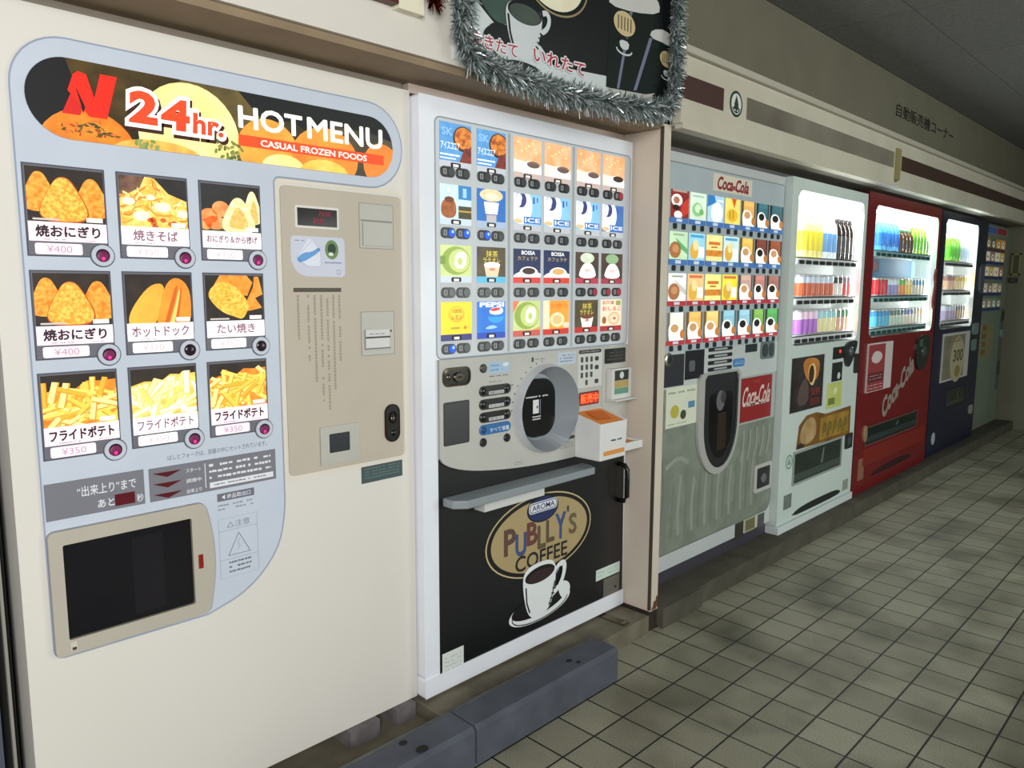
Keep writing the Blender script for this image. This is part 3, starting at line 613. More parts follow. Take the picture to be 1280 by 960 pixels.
def art2(c, r, k, R):
    x0, x1, z0, z1 = R; W, Hh = x1-x0, z1-z0; bx = rect(*R)
    def P(poly, dd, m): c.poly(clip([(x0+u*W, z0+v*Hh) for u, v in poly], bx), dd, m)
    def T(t, u0, u1, v0, v1, m, bold=.02, dd=.003): c.text(t, x0+u0*W, x0+u1*W, z0+v0*Hh, z0+v1*Hh, dd, m, bold=bold)
    FULL = rect(0, 1, 0, 1); W_ = K((255, 255, 255), .95)
    if r == 0 and k < 2:
        P(FULL, .0012, K((70, 140, 206), .7, (30, (104, 168, 222), .2))); P(ell(.76, .62, .34, .34), .0015, K((70, 34, 24), .5)); P(ell(.76, .64, .29, .29), .0017, K((244, 150, 50), .8, (60, (150, 66, 30), .14)))
        P([(.62, 0), (1, 0), (1, .42), (.78, .38)], .0018, K((150, 52, 40), .6, (60, (90, 30, 26), .15))); T('アイスココア', .03, .62, .30, .50, W_); T('SK', .06, .40, .66, .86, K((150, 196, 236))); P(rect(.02, .62, .14, .18), .002, W_); P(rect(.02, .5, .05, .08), .002, W_)
    elif r == 0:
        P(FULL, .0012, K((240, 160, 96), .8, (24, (250, 204, 160), .25))); P([(0, .0), (1, 0), (1, .26), (0, .36)], .0014, K((252, 236, 222), .9))
        P(ell(.62, .02, .40, .34), .0017, W_); P(ell(.70, .26, .24, .10), .0019, K((146, 120, 106), .5) if k < 5 else K((70, 50, 44), .4)); P(ell(.70, .24, .20, .07), .0021, K((120, 96, 88), .4) if k < 5 else K((60, 42, 36), .4))
        for q in range(6): P(ell(.15+.13*q, .86-.08*((q*3) % 4), .04, .03, 8), .0016, K((255, 232, 160), .9))
    elif r == 1 and k == 0:
        P(FULL, .0012, K((200, 226, 240), .85)); P(smooth([(.05, 0), (.02, .40), (.18, .58), (.38, .60), (.52, .42), (.50, .0)], 2), .0015, K((176, 100, 44), .7, (50, (140, 74, 30), .2))); P(ell(.29, .55, .15, .09), .0017, K((120, 60, 30), .5)); P(ell(.27, .84, .10, .15), .0017, K((190, 214, 224), .8)); P(ell(.27, .84, .06, .10), .0019, K((230, 240, 244), .8)); P(rect(.58, 1, .58, 1), .0015, K((50, 130, 196), .7)); P(rect(.72, .84, .64, .92), .0018, K((160, 206, 236), .8)); P(rect(.58, 1, 0, .38), .0015, K((74, 66, 40), .5)); P(rect(.58, 1, .2, .25), .0018, K((190, 160, 60), .7))
    elif r == 1 and k == 1:
        P(FULL, .0012, K((40, 112, 196), .7)); P(ell(.5, .82, .40, .20), .0015, K((222, 200, 150), .8, (40, (240, 226, 190), .2))); P(ell(.5, .78, .22, .10), .0017, K((244, 232, 200), .9)); P([(.24, .60), (.30, .22), (.70, .22), (.76, .60)][::-1], .0016, W_); P(rect(.33, .67, 0, .22), .0016, K((196, 186, 186), .7)); P(rect(.2, .8, .2, .23), .0018, K((80, 110, 170), .6))
    elif r == 1:
        P(FULL, .0012, K((150, 206, 240), .85, (8, (120, 190, 236), .25)) if k < 5 else K((70, 120, 190), .7)); P(ell(.25, .60, .42, .60), .0014, W_)
        P(ell(.26, .80, .20, .26), .0016, K((60, 66, 130), .6)); P(ell(.19, .85, .11, .15), .0018, K((220, 230, 250), .9)); P(ell(.14, .72, .13, .16), .0019, W_)
        P(rect(.36, 1, .04, .26), .0017, K((60, 120, 200), .7)); T('ICE', .40, .96, .08, .22, W_, dd=.0022); P(ell(.16, .10, .16, .08), .0019, K((230, 200, 150), .8)); P(rect(.70, .76, .70, .92), .0019, K((60, 90, 180), .7)); P(rect(.84, .88, .76, .92), .0019, K((90, 90, 190), .7))
    elif (r, k) in ((2, 0), (3, 2)):
        P(FULL, .0012, K((186, 204, 118), .75, (10, (216, 226, 160), .25))); P(ell(.50, .5, .46, .46), .0015, K((150, 176, 72), .65)); P(ell(.60, .5, .34, .38), .0017, K((200, 214, 130), .75)); P(smooth([(.42, .25), (.48, .78), (.84, .80), (.80, .25)], 1), .0019, K((244, 248, 222), .95)); P(ell(.62, .48, .08, .12), .0021, K((190, 210, 110), .8))
        if k == 2: P([(0, .6), (.22, 1), (0, 1)], .0021, K((226, 120, 80), .8)); P([(.7, 0), (1, 0), (1, .12)], .0021, K((226, 160, 60), .8))
        else: P(rect(.0, .16, .38, .64), .0016, K((120, 150, 50), .7))
    elif (r, k) in ((2, 1), (3, 4)):
        P(FULL, .0012, K((64, 54, 36), .5, (20, (96, 80, 50), .2))); T('抹茶', .30, .72, .66, .88, K((226, 206, 90), .8), .03); T('ラテオレ', .20, .80, .46, .64, K((226, 206, 90), .8), .02)
        P([(.24, .40), (.32, 0), (.72, 0), (.80, .40)][::-1], .0016, K((240, 206, 170), .85) if r == 2 else W_); P(ell(.52, .40, .28, .10), .0018, W_ if r == 2 else K((120, 70, 40), .6)); P(ell(.52, .25, .10, .05), .002, K((226, 130, 110), .8))
    elif r == 2 and k < 4:
        P(FULL, .0012, K((26, 44, 106), .55, (8, (20, 30, 60), .25))); T('BOSSA', .28, .78, .80, .94, W_); T('カフェラテ', .14, .88, .60, .74, K((190, 170, 130), .8)); P(ell(.56, .0, .56, .22), .0015, W_); P(ell(.56, .16, .34, .22), .0017, W_); P(ell(.56, .22, .24, .12), .0019, K((70, 44, 34), .4) if k == 2 else K((226, 176, 110), .8))
    elif r == 2:
        P(FULL, .0012, K((96, 70, 66), .5, (12, (60, 50, 40), .2))); P(smooth([(.12, 0), (.20, .34), (.38, .60), (.66, .60), (.84, .34), (.90, 0)], 2), .0015, W_); P(ell(.50, .78, .30, .20), .0016, K((196, 214, 186), .8, (40, (232, 236, 214), .2)) if k == 4 else K((150, 186, 140), .7)); P(ell(.50, .30, .14, .08), .0018, K((238, 206, 200), .85))
    elif (r, k) == (3, 0):
        P(FULL, .0012, K((246, 220, 20), .8, (10, (236, 206, 20), .25))); P(ell(.50, .62, .26, .26), .0015, K((236, 190, 30), .75)); P(ell(.50, .66, .20, .18), .0016, K((250, 214, 50), .8)); T('100%', .36, .66, .66, .78, K((180, 140, 20), .5)); T('レモン', .34, .68, .46, .60, K((170, 130, 20), .5)); P(rect(.32, .60, .16, .22), .0016, K((190, 160, 30), .6)); P(ell(.78, .20, .05, .05), .0017, K((226, 120, 30), .7))
    elif (r, k) == (3, 1):
        P(FULL, .0012, K((20, 96, 206), .7, (5, (30, 140, 226), .25))); P(rect(.05, .96, .80, 1), .0013, K((40, 110, 214), .7)); T('PEPSI', .08, .94, .82, .98, W_, .04); P(smooth([(.42, .72), (.60, .82), (.90, .80), (.92, .62), (.70, .56), (.45, .60)], 1), .0015, W_); P(smooth([(.42, .72), (.60, .80), (.86, .80), (.74, .70), (.55, .68)], 1), .0017, K((226, 50, 40), .8)); P(ell(.66, .50, .28, .20, 20, PI, 2*PI), .0014, K((40, 160, 236), .8)); P(smooth([(.24, .12), (.5, .25), (.76, .16), (.5, .10)], 1), .0016, K((160, 206, 240), .8))
    elif (r, k) == (3, 3):
        P(FULL, .0012, K((250, 176, 60), .8, (8, (244, 150, 40), .25))); P(rect(0, .24, 0, 1), .0014, K((250, 226, 190), .85)); T('コーンポタージュ', .28, .94, .72, .92, K((216, 110, 30), .7)); P(ell(.54, .32, .28, .26), .0016, K((246, 226, 180), .85)); P(ell(.54, .32, .18, .16), .0018, K((230, 196, 130), .8)); P(ell(.90, .12, .14, .10), .0018, K((250, 220, 190), .85))
    else:
        P(FULL, .0012, K((244, 228, 200), .85)); T('北海道', .06, .62, .82, .96, K((180, 50, 40), .7)); T('おしるこ', .08, .96, .58, .74, K((206, 50, 46), .8)); P(ell(.64, .28, .28, .26), .0015, K((226, 196, 150), .8)); P(ell(.64, .28, .19, .17), .0017, K((240, 220, 190), .85)); P(ell(.66, .28, .07, .05), .0019, K((206, 90, 70), .7)); P(ell(.18, .22, .10, .14), .0016, K((170, 104, 60), .6)); P(rect(.72, .95, .78, .96), .0015, K((160, 170, 90), .7))
bdk = M((40, 42, 46), rough=.3); bgr = M((96, 98, 102), rough=.3)
STRIP = {(2, 0): (206, 218, 230), (2, 1): (90, 190, 230), (2, 2): (226, 62, 50), (2, 3): (226, 62, 50), (2, 4): (190, 60, 80), (2, 5): (170, 60, 80), (3, 0): (50, 46, 120), (3, 1): (20, 70, 190), (3, 2): (206, 90, 80), (3, 3): (214, 50, 36), (3, 4): (196, 44, 40), (3, 5): (180, 50, 54), (1, 0): (206, 222, 236), (1, 1): (170, 190, 220)}
for r in range(4):
    for k in range(6):
        x0, x1 = CX[k]; z1 = RZ[r]; zb = z1-(.112 if r == 0 else .100 if r == 1 else .094 if r == 2 else .100)
        c = MB(Y2-.001); c.slab(rect(x0, x1, z1-.158, z1), 0, .001, K((196, 200, 204), .15))
        art2(c, r, k, (x0, x1, zb, z1))
        sc_ = STRIP.get((r, k), (214, 190, 184) if r == 0 and k > 1 else (200, 204, 214))
        c.poly(rect(x0, x1, zb-.020, zb), .0013, K(sc_, .6)); cx = (x0+x1)/2
        c.slab(rr(cx-.020, cx+.020, zb-.018, zb-.004, .004, 2), .0013, .002, M((36, 34, 36))); c.poly(rect(cx-.011, cx+.011, zb-.016, zb-.008), .0023, K((236, 230, 226), .7))
        co = c.build('product_card', m2)
        for q, xx in enumerate((x0+.031, x1-.036)):
            z = z1-.145; n = MB(Y2-.002)
            lit = (r, k, q) in ((1, 0, 0), (1, 0, 1), (1, 1, 0), (3, 0, 0)); rdd2 = (r, k, q) in ((2, 4, 1), (2, 5, 0), (2, 5, 1), (0, 5, 1))
            n.slab(rr(xx-.029, xx+.029, z-.016, z+.016, .015, 5), 0, .003, bdk, ch=.001)
            n.slab(ell(xx+.012, z, .013, .013, 14), .003, .0045, M((40, 90, 220), emit=.9) if lit else M((170, 40, 70), emit=.25) if rdd2 else M((66, 68, 72), rough=.25))
            n.poly(rect(xx-.019, xx-.006, z-.008, z+.008), .0034, M((176, 178, 180))); n.poly(rect(xx-.015, xx-.010, z-.006, z+.006), .0037, bdk)
            if lit: n.poly(ell(xx+.016, z+.004, .005, .005, 8), .0049, M((160, 220, 255), emit=1))
            n.build('select_button', co)
# grey control fascia with the sagging lower edge
lp = MB(Y2); gfx = M((190, 190, 184), rough=.42)
lo = smooth([(-.572, .865), (-.555, .838), (-.46, .805), (-.30, .782), (-.10, .768), (.10, .766), (.25, .766), (.402, .775)], 2, False)
lpout = [(-.572, 1.172)]+lo+[(.402, 1.170)]
lp.wall(lpout, -.001, .010, M((160, 160, 154))); lp.holed(lpout, [ell(-.083, .968, .150, .148, 48)], .010, gfx)
lp.poly(rect(.236, .240, .80, 1.168), .0103, M((168, 170, 168))); lp.poly(rect(-.258, -.2565, .79, 1.165), .0103, M((186, 186, 180)))
lp.fine(-.36, -.265, 1.100, 1.108, 1, .0103, M((90, 90, 90)), .5, 3); lp.fine(-.36, -.30, 1.083, 1.089, 1, .0103, M((120, 120, 118)), .5, 4)
lp.fine(-.24, -.20, .785, .80, 2, .0103, M((130, 130, 128)), .45, 5); lp.poly(rect(.005, .078, .838, .850), .0103, M((60, 60, 60))); lp.fine(.0, .075, .805, .832, 3, .0103, M((140, 140, 138)), .4, 6)
lp.text('OFF', -.268, -.248, 1.062, 1.070, .0103, M((60, 60, 60))); lp.fine(-.14, -.09, 1.142, 1.150, 1, .0103, M((100, 100, 100)), .5, 7); lp.poly(rect(-.158, -.148, 1.138, 1.154), .0103, M((50, 50, 50)))
for k in range(9): a_ = PI*(.98-.055*k); lp.poly(ell(-.083+.172*math.cos(a_), .968+.170*math.sin(a_), .003, .003, 6), .0103, M((50, 50, 50)))
lpo = lp.build('control_fascia', m2); Yf = Y2-.010
a = MB(Yf); a.slab(rr(-.560, -.444, 1.086, 1.146, .022, 5), 0, .003, M((40, 36, 30), rough=.2, metal=.5)); a.ring(rr(-.560, -.444, 1.086, 1.146, .022, 5), rr(-.552, -.452, 1.094, 1.138, .018, 5), .005, M((120, 112, 100), rough=.2, metal=.9), da=.003); a.slab(ell(-.497, 1.114, .021, .016, 18), .003, .009, M((70, 64, 56), rough=.2, metal=.8), ch=.002); a.poly(rect(-.505, -.489, 1.112, 1.117), .0094, darkm); a.dome(-.536, 1.116, .010, .003, .004, M((110, 104, 94), rough=.2, metal=.9)); a.build('coin_slot', lpo)
a = MB(Yf); a.slab(rr(-.558, -.450, .900, 1.038, .006, 3), -.001, .002, M((56, 58, 60), rough=.3), side=M((150, 150, 146))); a.line(rr(-.556, -.452, .902, 1.036, .006, 3), .003, .0024, M((36, 36, 38)), closed=True); a.build('coin_return_flap', lpo)
a = MB(Yf); a.slab(rr(-.363, -.265, 1.113, 1.150, .012, 4), 0, .0008, M((170, 198, 222))); a.fine(-.355, -.30, 1.118, 1.146, 2, .0011, M((110, 160, 206)), .5, 3); a.poly(ell(-.285, 1.140, .014, .007, 12), .0011, M((226, 234, 240))); a.build('blue_sticker', lpo)
def rnd_btn(x, z, r=.0145): n = MB(Yf); n.slab(ell(x, z, r, r, 18), 0, .006, M((26, 26, 28), rough=.25), ch=.002); n.build('round_button', lpo)
for x, z in ((-.388, 1.133), (-.389, .889), (-.279, .890)): rnd_btn(x, z)
for j, z in enumerate((1.058, 1.014, .971, .930)):
    n = MB(Yf); blue = j == 3
    n.slab(rr(-.406, -.262, z-.017, z+.017, .0165, 6), 0, .004, M((46, 110, 170), rough=.3) if blue else M((28, 28, 30), rough=.25), ch=.001)
    n.dome(-.389, z, .012, .004, .004, M((30, 70, 120)) if blue else M((18, 18, 20), rough=.2)); 
    if not blue: n.dome(-.279, z, .012, .004, .004, M((18, 18, 20), rough=.2))
    n.poly(rect(-.366, -.296, z-.013, z-.002), .0044, M((196, 198, 200))) if not blue else None
    n.text(('砂糖ミルク', 'クリーム', '氷なし', 'すべて増量')[j], -.362, -.30 if not blue else -.272, z-.011, z-.004 if not blue else z+.004, .0048, M((60, 60, 60)) if not blue else M((222, 236, 250)), bold=.01)
    n.build('option_button', lpo)
# oval cup bay with dark sliding door
o1 = ell(-.083, .968, .162, .160, 48); o2 = ell(-.087, .972, .142, .142, 48)
a = MB(Yf); ringm = M((176, 182, 190), rough=.25, metal=.35); rin = M((150, 156, 164), rough=.3, metal=.35)
a.ring(o1, ell(-.083, .968, .152, .151, 48), .030, M((210, 214, 220), rough=.25, metal=.3), da=.0); a.ring(ell(-.083, .968, .152, .151, 48), ell(-.115, .975, .100, .118, 48), -.008, rin, da=.030)
a.poly(ell(-.115, .975, .100, .118, 48), -.008, rin); bay = a.build('cup_bay', lpo)
a = MB(Yf); sh = rr(-.203, -.035, .870, 1.078, .065, 8); a.slab(sh, -.008, .006, M((16, 17, 20), rough=.14), ch=.004)
iw = M((226, 226, 226)); a.fine(-.192, -.075, 1.012, 1.021, 1, .0064, iw, .6, 6); a.poly(rect(-.156, -.126, .957, 1.005), .0064, iw); a.poly(rect(-.120, -.1165, .953, 1.005), .0064, M((120, 130, 150))); a.poly(ell(-.134, .979, .004, .006, 8), .0068, M((30, 30, 34))); a.fine(-.158, -.115, .932, .950, 2, .0064, iw, .6, 9); a.build('cup_door', bay)
# keypad and card reader
a = MB(Yf); a.slab(rr(.092, .234, 1.022, 1.166, .004, 2), 0, .003, M((212, 214, 210))); a.slab(rr(.094, .226, 1.150, 1.164, .006, 3), .003, .0045, M((44, 44, 46))); a.fine(.105, .215, 1.154, 1.160, 1, .0048, M((200, 200, 200)), .6, 5); kp = a.build('keypad', lpo)
for rr_ in range(4):
    for cc in range(3):
        if rr_ == 3 and cc != 1: continue
        x, z = .112+.028*cc, 1.128-.029*rr_; n = MB(Yf-.003); n.slab(rr(x-.006, x+.006, z-.010, z+.010, .003, 2), 0, .002, M((70, 72, 72))); n.build('key', kp)
for z in (1.128, 1.095, 1.042): n = MB(Yf-.003); n.slab(rr(.190, .210, z-.008, z+.008, .004, 2), 0, .002, M((52, 54, 54))); n.build('key', kp)
a = MB(Yf); a.slab(rect(-.02+.0, .078, 1.118, 1.162), 0, .0006, M((196, 208, 224))); a.fine(-.01, .07, 1.124, 1.156, 3, .0009, M((120, 140, 170)), .45, 2); a.build('notice_sticker', lpo)
a = MB(Yf); a.slab(rr(.252, .382, 1.103, 1.160, .004, 2), 0, .004, M((40, 44, 44), rough=.2)); a.fine(.265, .37, 1.112, 1.15, 3, .0044, M((74, 80, 78)), .3, 2); a.build('card_reader', lpo)
a = MB(Yf); a.slab(rr(.272, .400, .962, 1.082, .006, 3), 0, .022, M((214, 216, 212))); a.poly(rect(.290, .380, 1.035, 1.075), .0225, M((30, 34, 34))); a.poly(ell(.335, 1.055, .014, .014, 12), .0228, M((206, 210, 206))); a.poly(rect(.290, .380, 1.006, 1.034), .0225, M((180, 160, 90))); a.poly(rect(.290, .380, .982, 1.005), .0225, M((96, 150, 130))); a.box(.272, .412, .958, .964, .0, .045, M((206, 210, 206))); a.build('payment_sticker_box', lpo)
a = MB(Yf); a.slab(rr(.103, .218, .955, 1.005, .005, 3), 0, .003, M((70, 20, 12))); a.text('販売中', .108, .213, .963, .998, .0034, M((255, 96, 30), emit=1.6), bold=.03); a.poly(rect(.106, .215, .959, 1.001), .0032, M((190, 40, 16), emit=.6)); a.build('status_light', lpo)
# black lower door with emblem
lb = MB(Y2); bkd = M((18, 19, 22), rough=.35); bo = [(-.572, .140), (.412, .146), (.408, .768)]+[(x, z-.001) for x, z in lo[::-1]]
lb.poly([(-.572, .140), (.414, .146), (.404, .80), (-.572, .86)], .0006, bkd)
gold = M((176, 156, 112), rough=.45); goldl = M((206, 186, 140), rough=.45); cx, cz = -.087, .505
lb.poly(ell(cx, cz, .283, .152, 48, rot=-.02), .0010, goldl); lb.poly(ell(cx, cz, .277, .147, 48, rot=-.02), .0014, bkd); lb.poly(ell(cx, cz, .258, .133, 48, rot=-.02), .0018, gold)
lb.poly(ell(-.083, .603, .085, .052, 32), .0022, bkd); lb.poly(ell(-.083, .600, .078, .044, 32), .0025, M((30, 44, 92)))
lb.slab(rr(-.158, -.006, .590, .630, .014, 5), .0025, .0029, M((232, 234, 240))); lb.slab(rr(-.154, -.010, .593, .627, .012, 5), .0029, .0032, M((30, 44, 92))); lb.slab(rr(-.151, -.013, .596, .624, .011, 5), .0032, .0034, M((226, 230, 240))); lb.text('AROMA', -.143, -.021, .600, .620, .0037, M((26, 38, 86)), bold=.014)
letc = [(96, 66, 58), (60, 80, 140), (110, 60, 56), (96, 80, 60), (96, 80, 60), (60, 80, 140), (70, 70, 80), (110, 92, 70)]
xs = [-.283, -.226, -.168, -.112, -.066, -.016, .050, .062]; xe = [-.226, -.172, -.114, -.070, -.022, .044, .060, .106]; zo = [.470, .452, .480, .455, .468, .466, .560, .470]; zh = [.093, .083, .083, .085, .083, .098, .022, .078]
for ch_, a0, a1, z0, hh, cc in zip("PUBLLY'S", xs, xe, zo, zh, letc):
    lb.text(ch_, a0+.003, a1+.003, z0-.003, z0+hh-.003, .0021, M((60, 52, 40)), bold=.02); lb.text(ch_, a0, a1, z0, z0+hh, .0024, M(cc), bold=.02)
lb.text('COFFEE', -.226, .055, .392, .450, .0022, M((24, 22, 22)), bold=.016)
cw = M((232, 236, 238)); cof = M((46, 26, 30))
lb.poly(ell(-.092, .232, .166, .052, 36, rot=.05), .0026, cw); lb.poly(ell(-.100, .243, .145, .040, 36, rot=.05), .0030, bkd); lb.line(ell(-.092, .230, .150, .046, 36, rot=.05), .004, .0034, bkd, closed=True)
lb.poly(smooth([(.03, .22), (.075, .245), (.07, .28), (.03, .30), (.0, .27)], 2), .0036, cw)
lb.line(smooth([(-.015, .345), (.015, .370), (.042, .365), (.034, .32), (.01, .28), (-.03, .262)], 2, False), .022, .0038, cw); lb.line(smooth([(-.018, .335), (.012, .358), (.028, .352), (.022, .318), (.0, .288)], 2, False), .004, .0041, bkd)
lb.poly(smooth([(-.190, .372), (-.186, .30), (-.165, .225), (-.135, .198), (-.09, .196), (-.045, .216), (-.018, .27), (-.008, .372), (-.04, .40), (-.10, .405), (-.16, .398)], 2), .0044, cw)
lb.poly(ell(-.098, .358, .080, .030, 30, rot=.04), .0048, bkd); lb.poly(ell(-.096, .352, .070, .023, 30, rot=.04), .0052, cof)
lb.line([(-.173, .325), (-.168, .265), (-.152, .225)], .007, .0048, bkd); lb.line(smooth([(-.018, .31), (-.028, .262), (-.05, .225)], 2, False), .006, .0048, bkd)
for q in range(4): lb.line([(-.03-.006*q, .285-.018*q), (-.012-.007*q, .28-.018*q)], .005, .0050, bkd)
door = lb.build('lower_door', m2)
a = MB(Y2-.0006); a.slab(rect(.236, .392, .232, .277), 0, .0008, M((206, 224, 214))); a.fine(.245, .38, .24, .27, 2, .0011, M((176, 196, 186)), .4, 3); a.build('green_sticker', door)
a = MB(Y2-.0006); a.slab(rect(.286, .390, .150, .226), 0, .001, M((120, 118, 110), rough=.35, metal=.4)); a.fine(.296, .38, .165, .215, 4, .0013, M((80, 78, 72)), .3, 4); a.dome(.365, .175, .006, .001, .002, darkm); a.build('rating_plate', door)
a = MB(Y2-.0006); a.slab(rect(-.562, -.470, .133, .213), 0, .0008, M((222, 228, 224))); a.fine(-.552, -.48, .145, .20, 4, .0011, M((186, 196, 190)), .35, 5); a.build('notice_sticker', door)
a = MB(0); a.tube([(.300, Y2, .69), (.300, Y2-.045, .685), (.312, Y2-.06, .665), (.312, Y2-.06, .56), (.300, Y2-.045, .54), (.300, Y2, .535)][:0] or [(.372, Y2, .690), (.372, Y2-.03, .688), (.372, Y2-.044, .670), (.372, Y2-.044, .560), (.372, Y2-.03, .542), (.372, Y2, .540)], .010, M((14, 14, 15), rough=.3)); a.Y = Y2; a.slab(rr(.31, .40, .525, .705, .02, 5), .0006, .0012, M((10, 10, 11), rough=.4)); a.build('door_handle', door)
# shelf below the control fascia
a = MB(Y2); sg = M((140, 148, 154), rough=.5); a.Y = 0
prof = [(-.556, 0), (.135, 0), (.135, .045), (.115, .082), (-.52, .082), (-.556, .05)]
zt, zb = .733, .706
v = [(x, Y2-y, zt) for x, y in prof]+[(x, Y2-y, zb) for x, y in prof]; n = len(prof)
a.raw(v, [tuple(range(n)), tuple(range(n, 2*n))[::-1]]+[(i, n+i, n+(i+1) % n, (i+1) % n) for i in range(n)], sg)
so = a.build('cup_shelf', m2, bevel=.004)
a = MB(Y2); a.box(-.42, -.13, .668, .706, 0, .05, M((206, 208, 206))); a.build('bracket', so)
# lid and straw box hung on the front: a thing of its own
lx = thing('lid_box', (.19, Y2-.05, .75), 'white lid box with orange top hung on the coffee machine', 'box')
wb = M((226, 226, 226), rough=.45); og = M((232, 140, 50), rough=.5); Yb = Y2-.0106
a = MB(0); y0, y1 = Yb, Yb-.12; X0, X1 = .080, .235
v = [(X0, y0, .766), (X1, y0, .766), (X1, y1, .766), (X0, y1, .766), (X0-.004, y0, .935), (X1+.004, y0, .935), (X1+.004, y1-.004, .905), (X0-.004, y1-.004, .905)]
a.raw(v, [(3, 2, 1, 0), (0, 1, 5, 4), (1, 2, 6, 5), (2, 3, 7, 6), (3, 0, 4, 7)], wb); a.build('box', lx, bevel=.004)
a = MB(0); a.raw([(X0+.004, y0, .934), (X1-.004, y0, .934), (X1-.004, y1+.006, .902), (X0+.004, y1+.006, .902)], [(0, 1, 2, 3)], og); a.raw([(X0+.04, y0-.02, .934), (X1-.03, y0-.03, .931), (X1-.05, y1+.03, .912), (X0+.03, y1+.04, .914)], [(0, 1, 2, 3)], M((206, 110, 30), rough=.6)); a.build('orange_insert', lx)
a = MB(y1); a.box(X0+.02, X1-.015, .785, .800, .002, .005, M((226, 150, 60))); a.fine(X0+.06, X1-.03, .832, .842, 1, .0035, M((40, 40, 40)), .7, 3); a.build('front_print', lx)
a = MB(Yb); a.box(X1+.006, .395, .770, .776, 0, .085, wb).box(X1+.006, .395, .776, .800, .079, .085, wb).box(.389, .395, .776, .80, 0, .079, wb); tr = a.build('side_tray', lx, bevel=.002)
a = MB(Yb); a.box(X1+.012, .386, .776, .792, .006, .074, og); a.build('orange_tray_liner', tr)
# ================================================================== MACHINE 3: silver cup drink machine
Y3 = .282
m3 = thing('cup_drink_vending_machine', (1.17, .68, .0600), 'pale grey cup drink machine with rows of cup cards, just right of the partition', 'vending machine')
g3 = M((196, 200, 202), rough=.42); g3p = M((176, 188, 186), rough=.42)
b = MB(Y3).box(.585, 1.786, .130, 1.960, -.75, 0, g3); b.build('body', m3, bevel=.012, seg=3)
b = MB(Y3).box(.60, 1.78, .0602, .130, -.7, -.02, M((60, 58, 70))); b.build('base', m3)
sp = MB(Y3); sp.slab(rr(.60, 1.778, 1.02, 1.918, .02, 5), -.001, .001, M((178, 190, 196), emit=.04, rough=.4)); sp.line(rr(.60, 1.778, 1.02, 1.918, .02, 5), .005, .0013, M((130, 140, 146)), closed=True); sp.build('selection_panel', m3)
a = MB(Y3-.001); a.slab(rect(1.060, 1.422, 1.829, 1.906), 0, .002, M((226, 218, 200))); a.text('Coca-Cola', 1.095, 1.392, 1.838, 1.897, .0024, M((150, 26, 40)), bold=.035, shear=.25); a.poly(smooth([(1.10, 1.845), (1.22, 1.853), (1.37, 1.846), (1.38, 1.842), (1.22, 1.847)], 1), .0027, M((150, 26, 40))); a.build('brand_plate', m3)
X3 = [(.714, .855), (.866, 1.001), (1.013, 1.156), (1.168, 1.310), (1.321, 1.462), (1.472, 1.604), (1.614, 1.764)]
Z3 = [(1.806, 1.690, 1.668), (1.632, 1.515, 1.492), (1.456, 1.337, 1.316), (1.287, 1.166, 1.146)]
A3 = [[((130, 40, 36), 'mixed'), ((206, 226, 206), 'swirlg'), ((170, 206, 236), 'swirlb'), ((236, 216, 110), 'cone'), ((226, 176, 100), 'cup'), ((60, 110, 120), 'dcup'), ((60, 100, 110), 'dcup')],
      [((190, 220, 180), 'brown'), ((150, 206, 230), 'fig'), ((244, 224, 150), 'rows'), ((206, 230, 232), 'fig'), ((226, 186, 90), 'cup'), ((120, 66, 56), 'dcup'), ((150, 80, 50), 'cup')],
      [((232, 232, 228), 'brown'), ((240, 190, 130), 'fig'), ((244, 232, 140), 'rows'), ((246, 222, 60), 'fig'), ((196, 160, 150), 'cup'), ((190, 130, 120), 'dcup'), ((160, 110, 100), 'dcup')],
      [((240, 236, 214), 'cup'), ((226, 180, 100), 'cup'), ((232, 196, 120), 'cup'), ((140, 190, 206), 'dcup'), ((150, 196, 214), 'dcup'), ((130, 180, 90), 'dcup'), ((90, 170, 90), 'dcup')]]
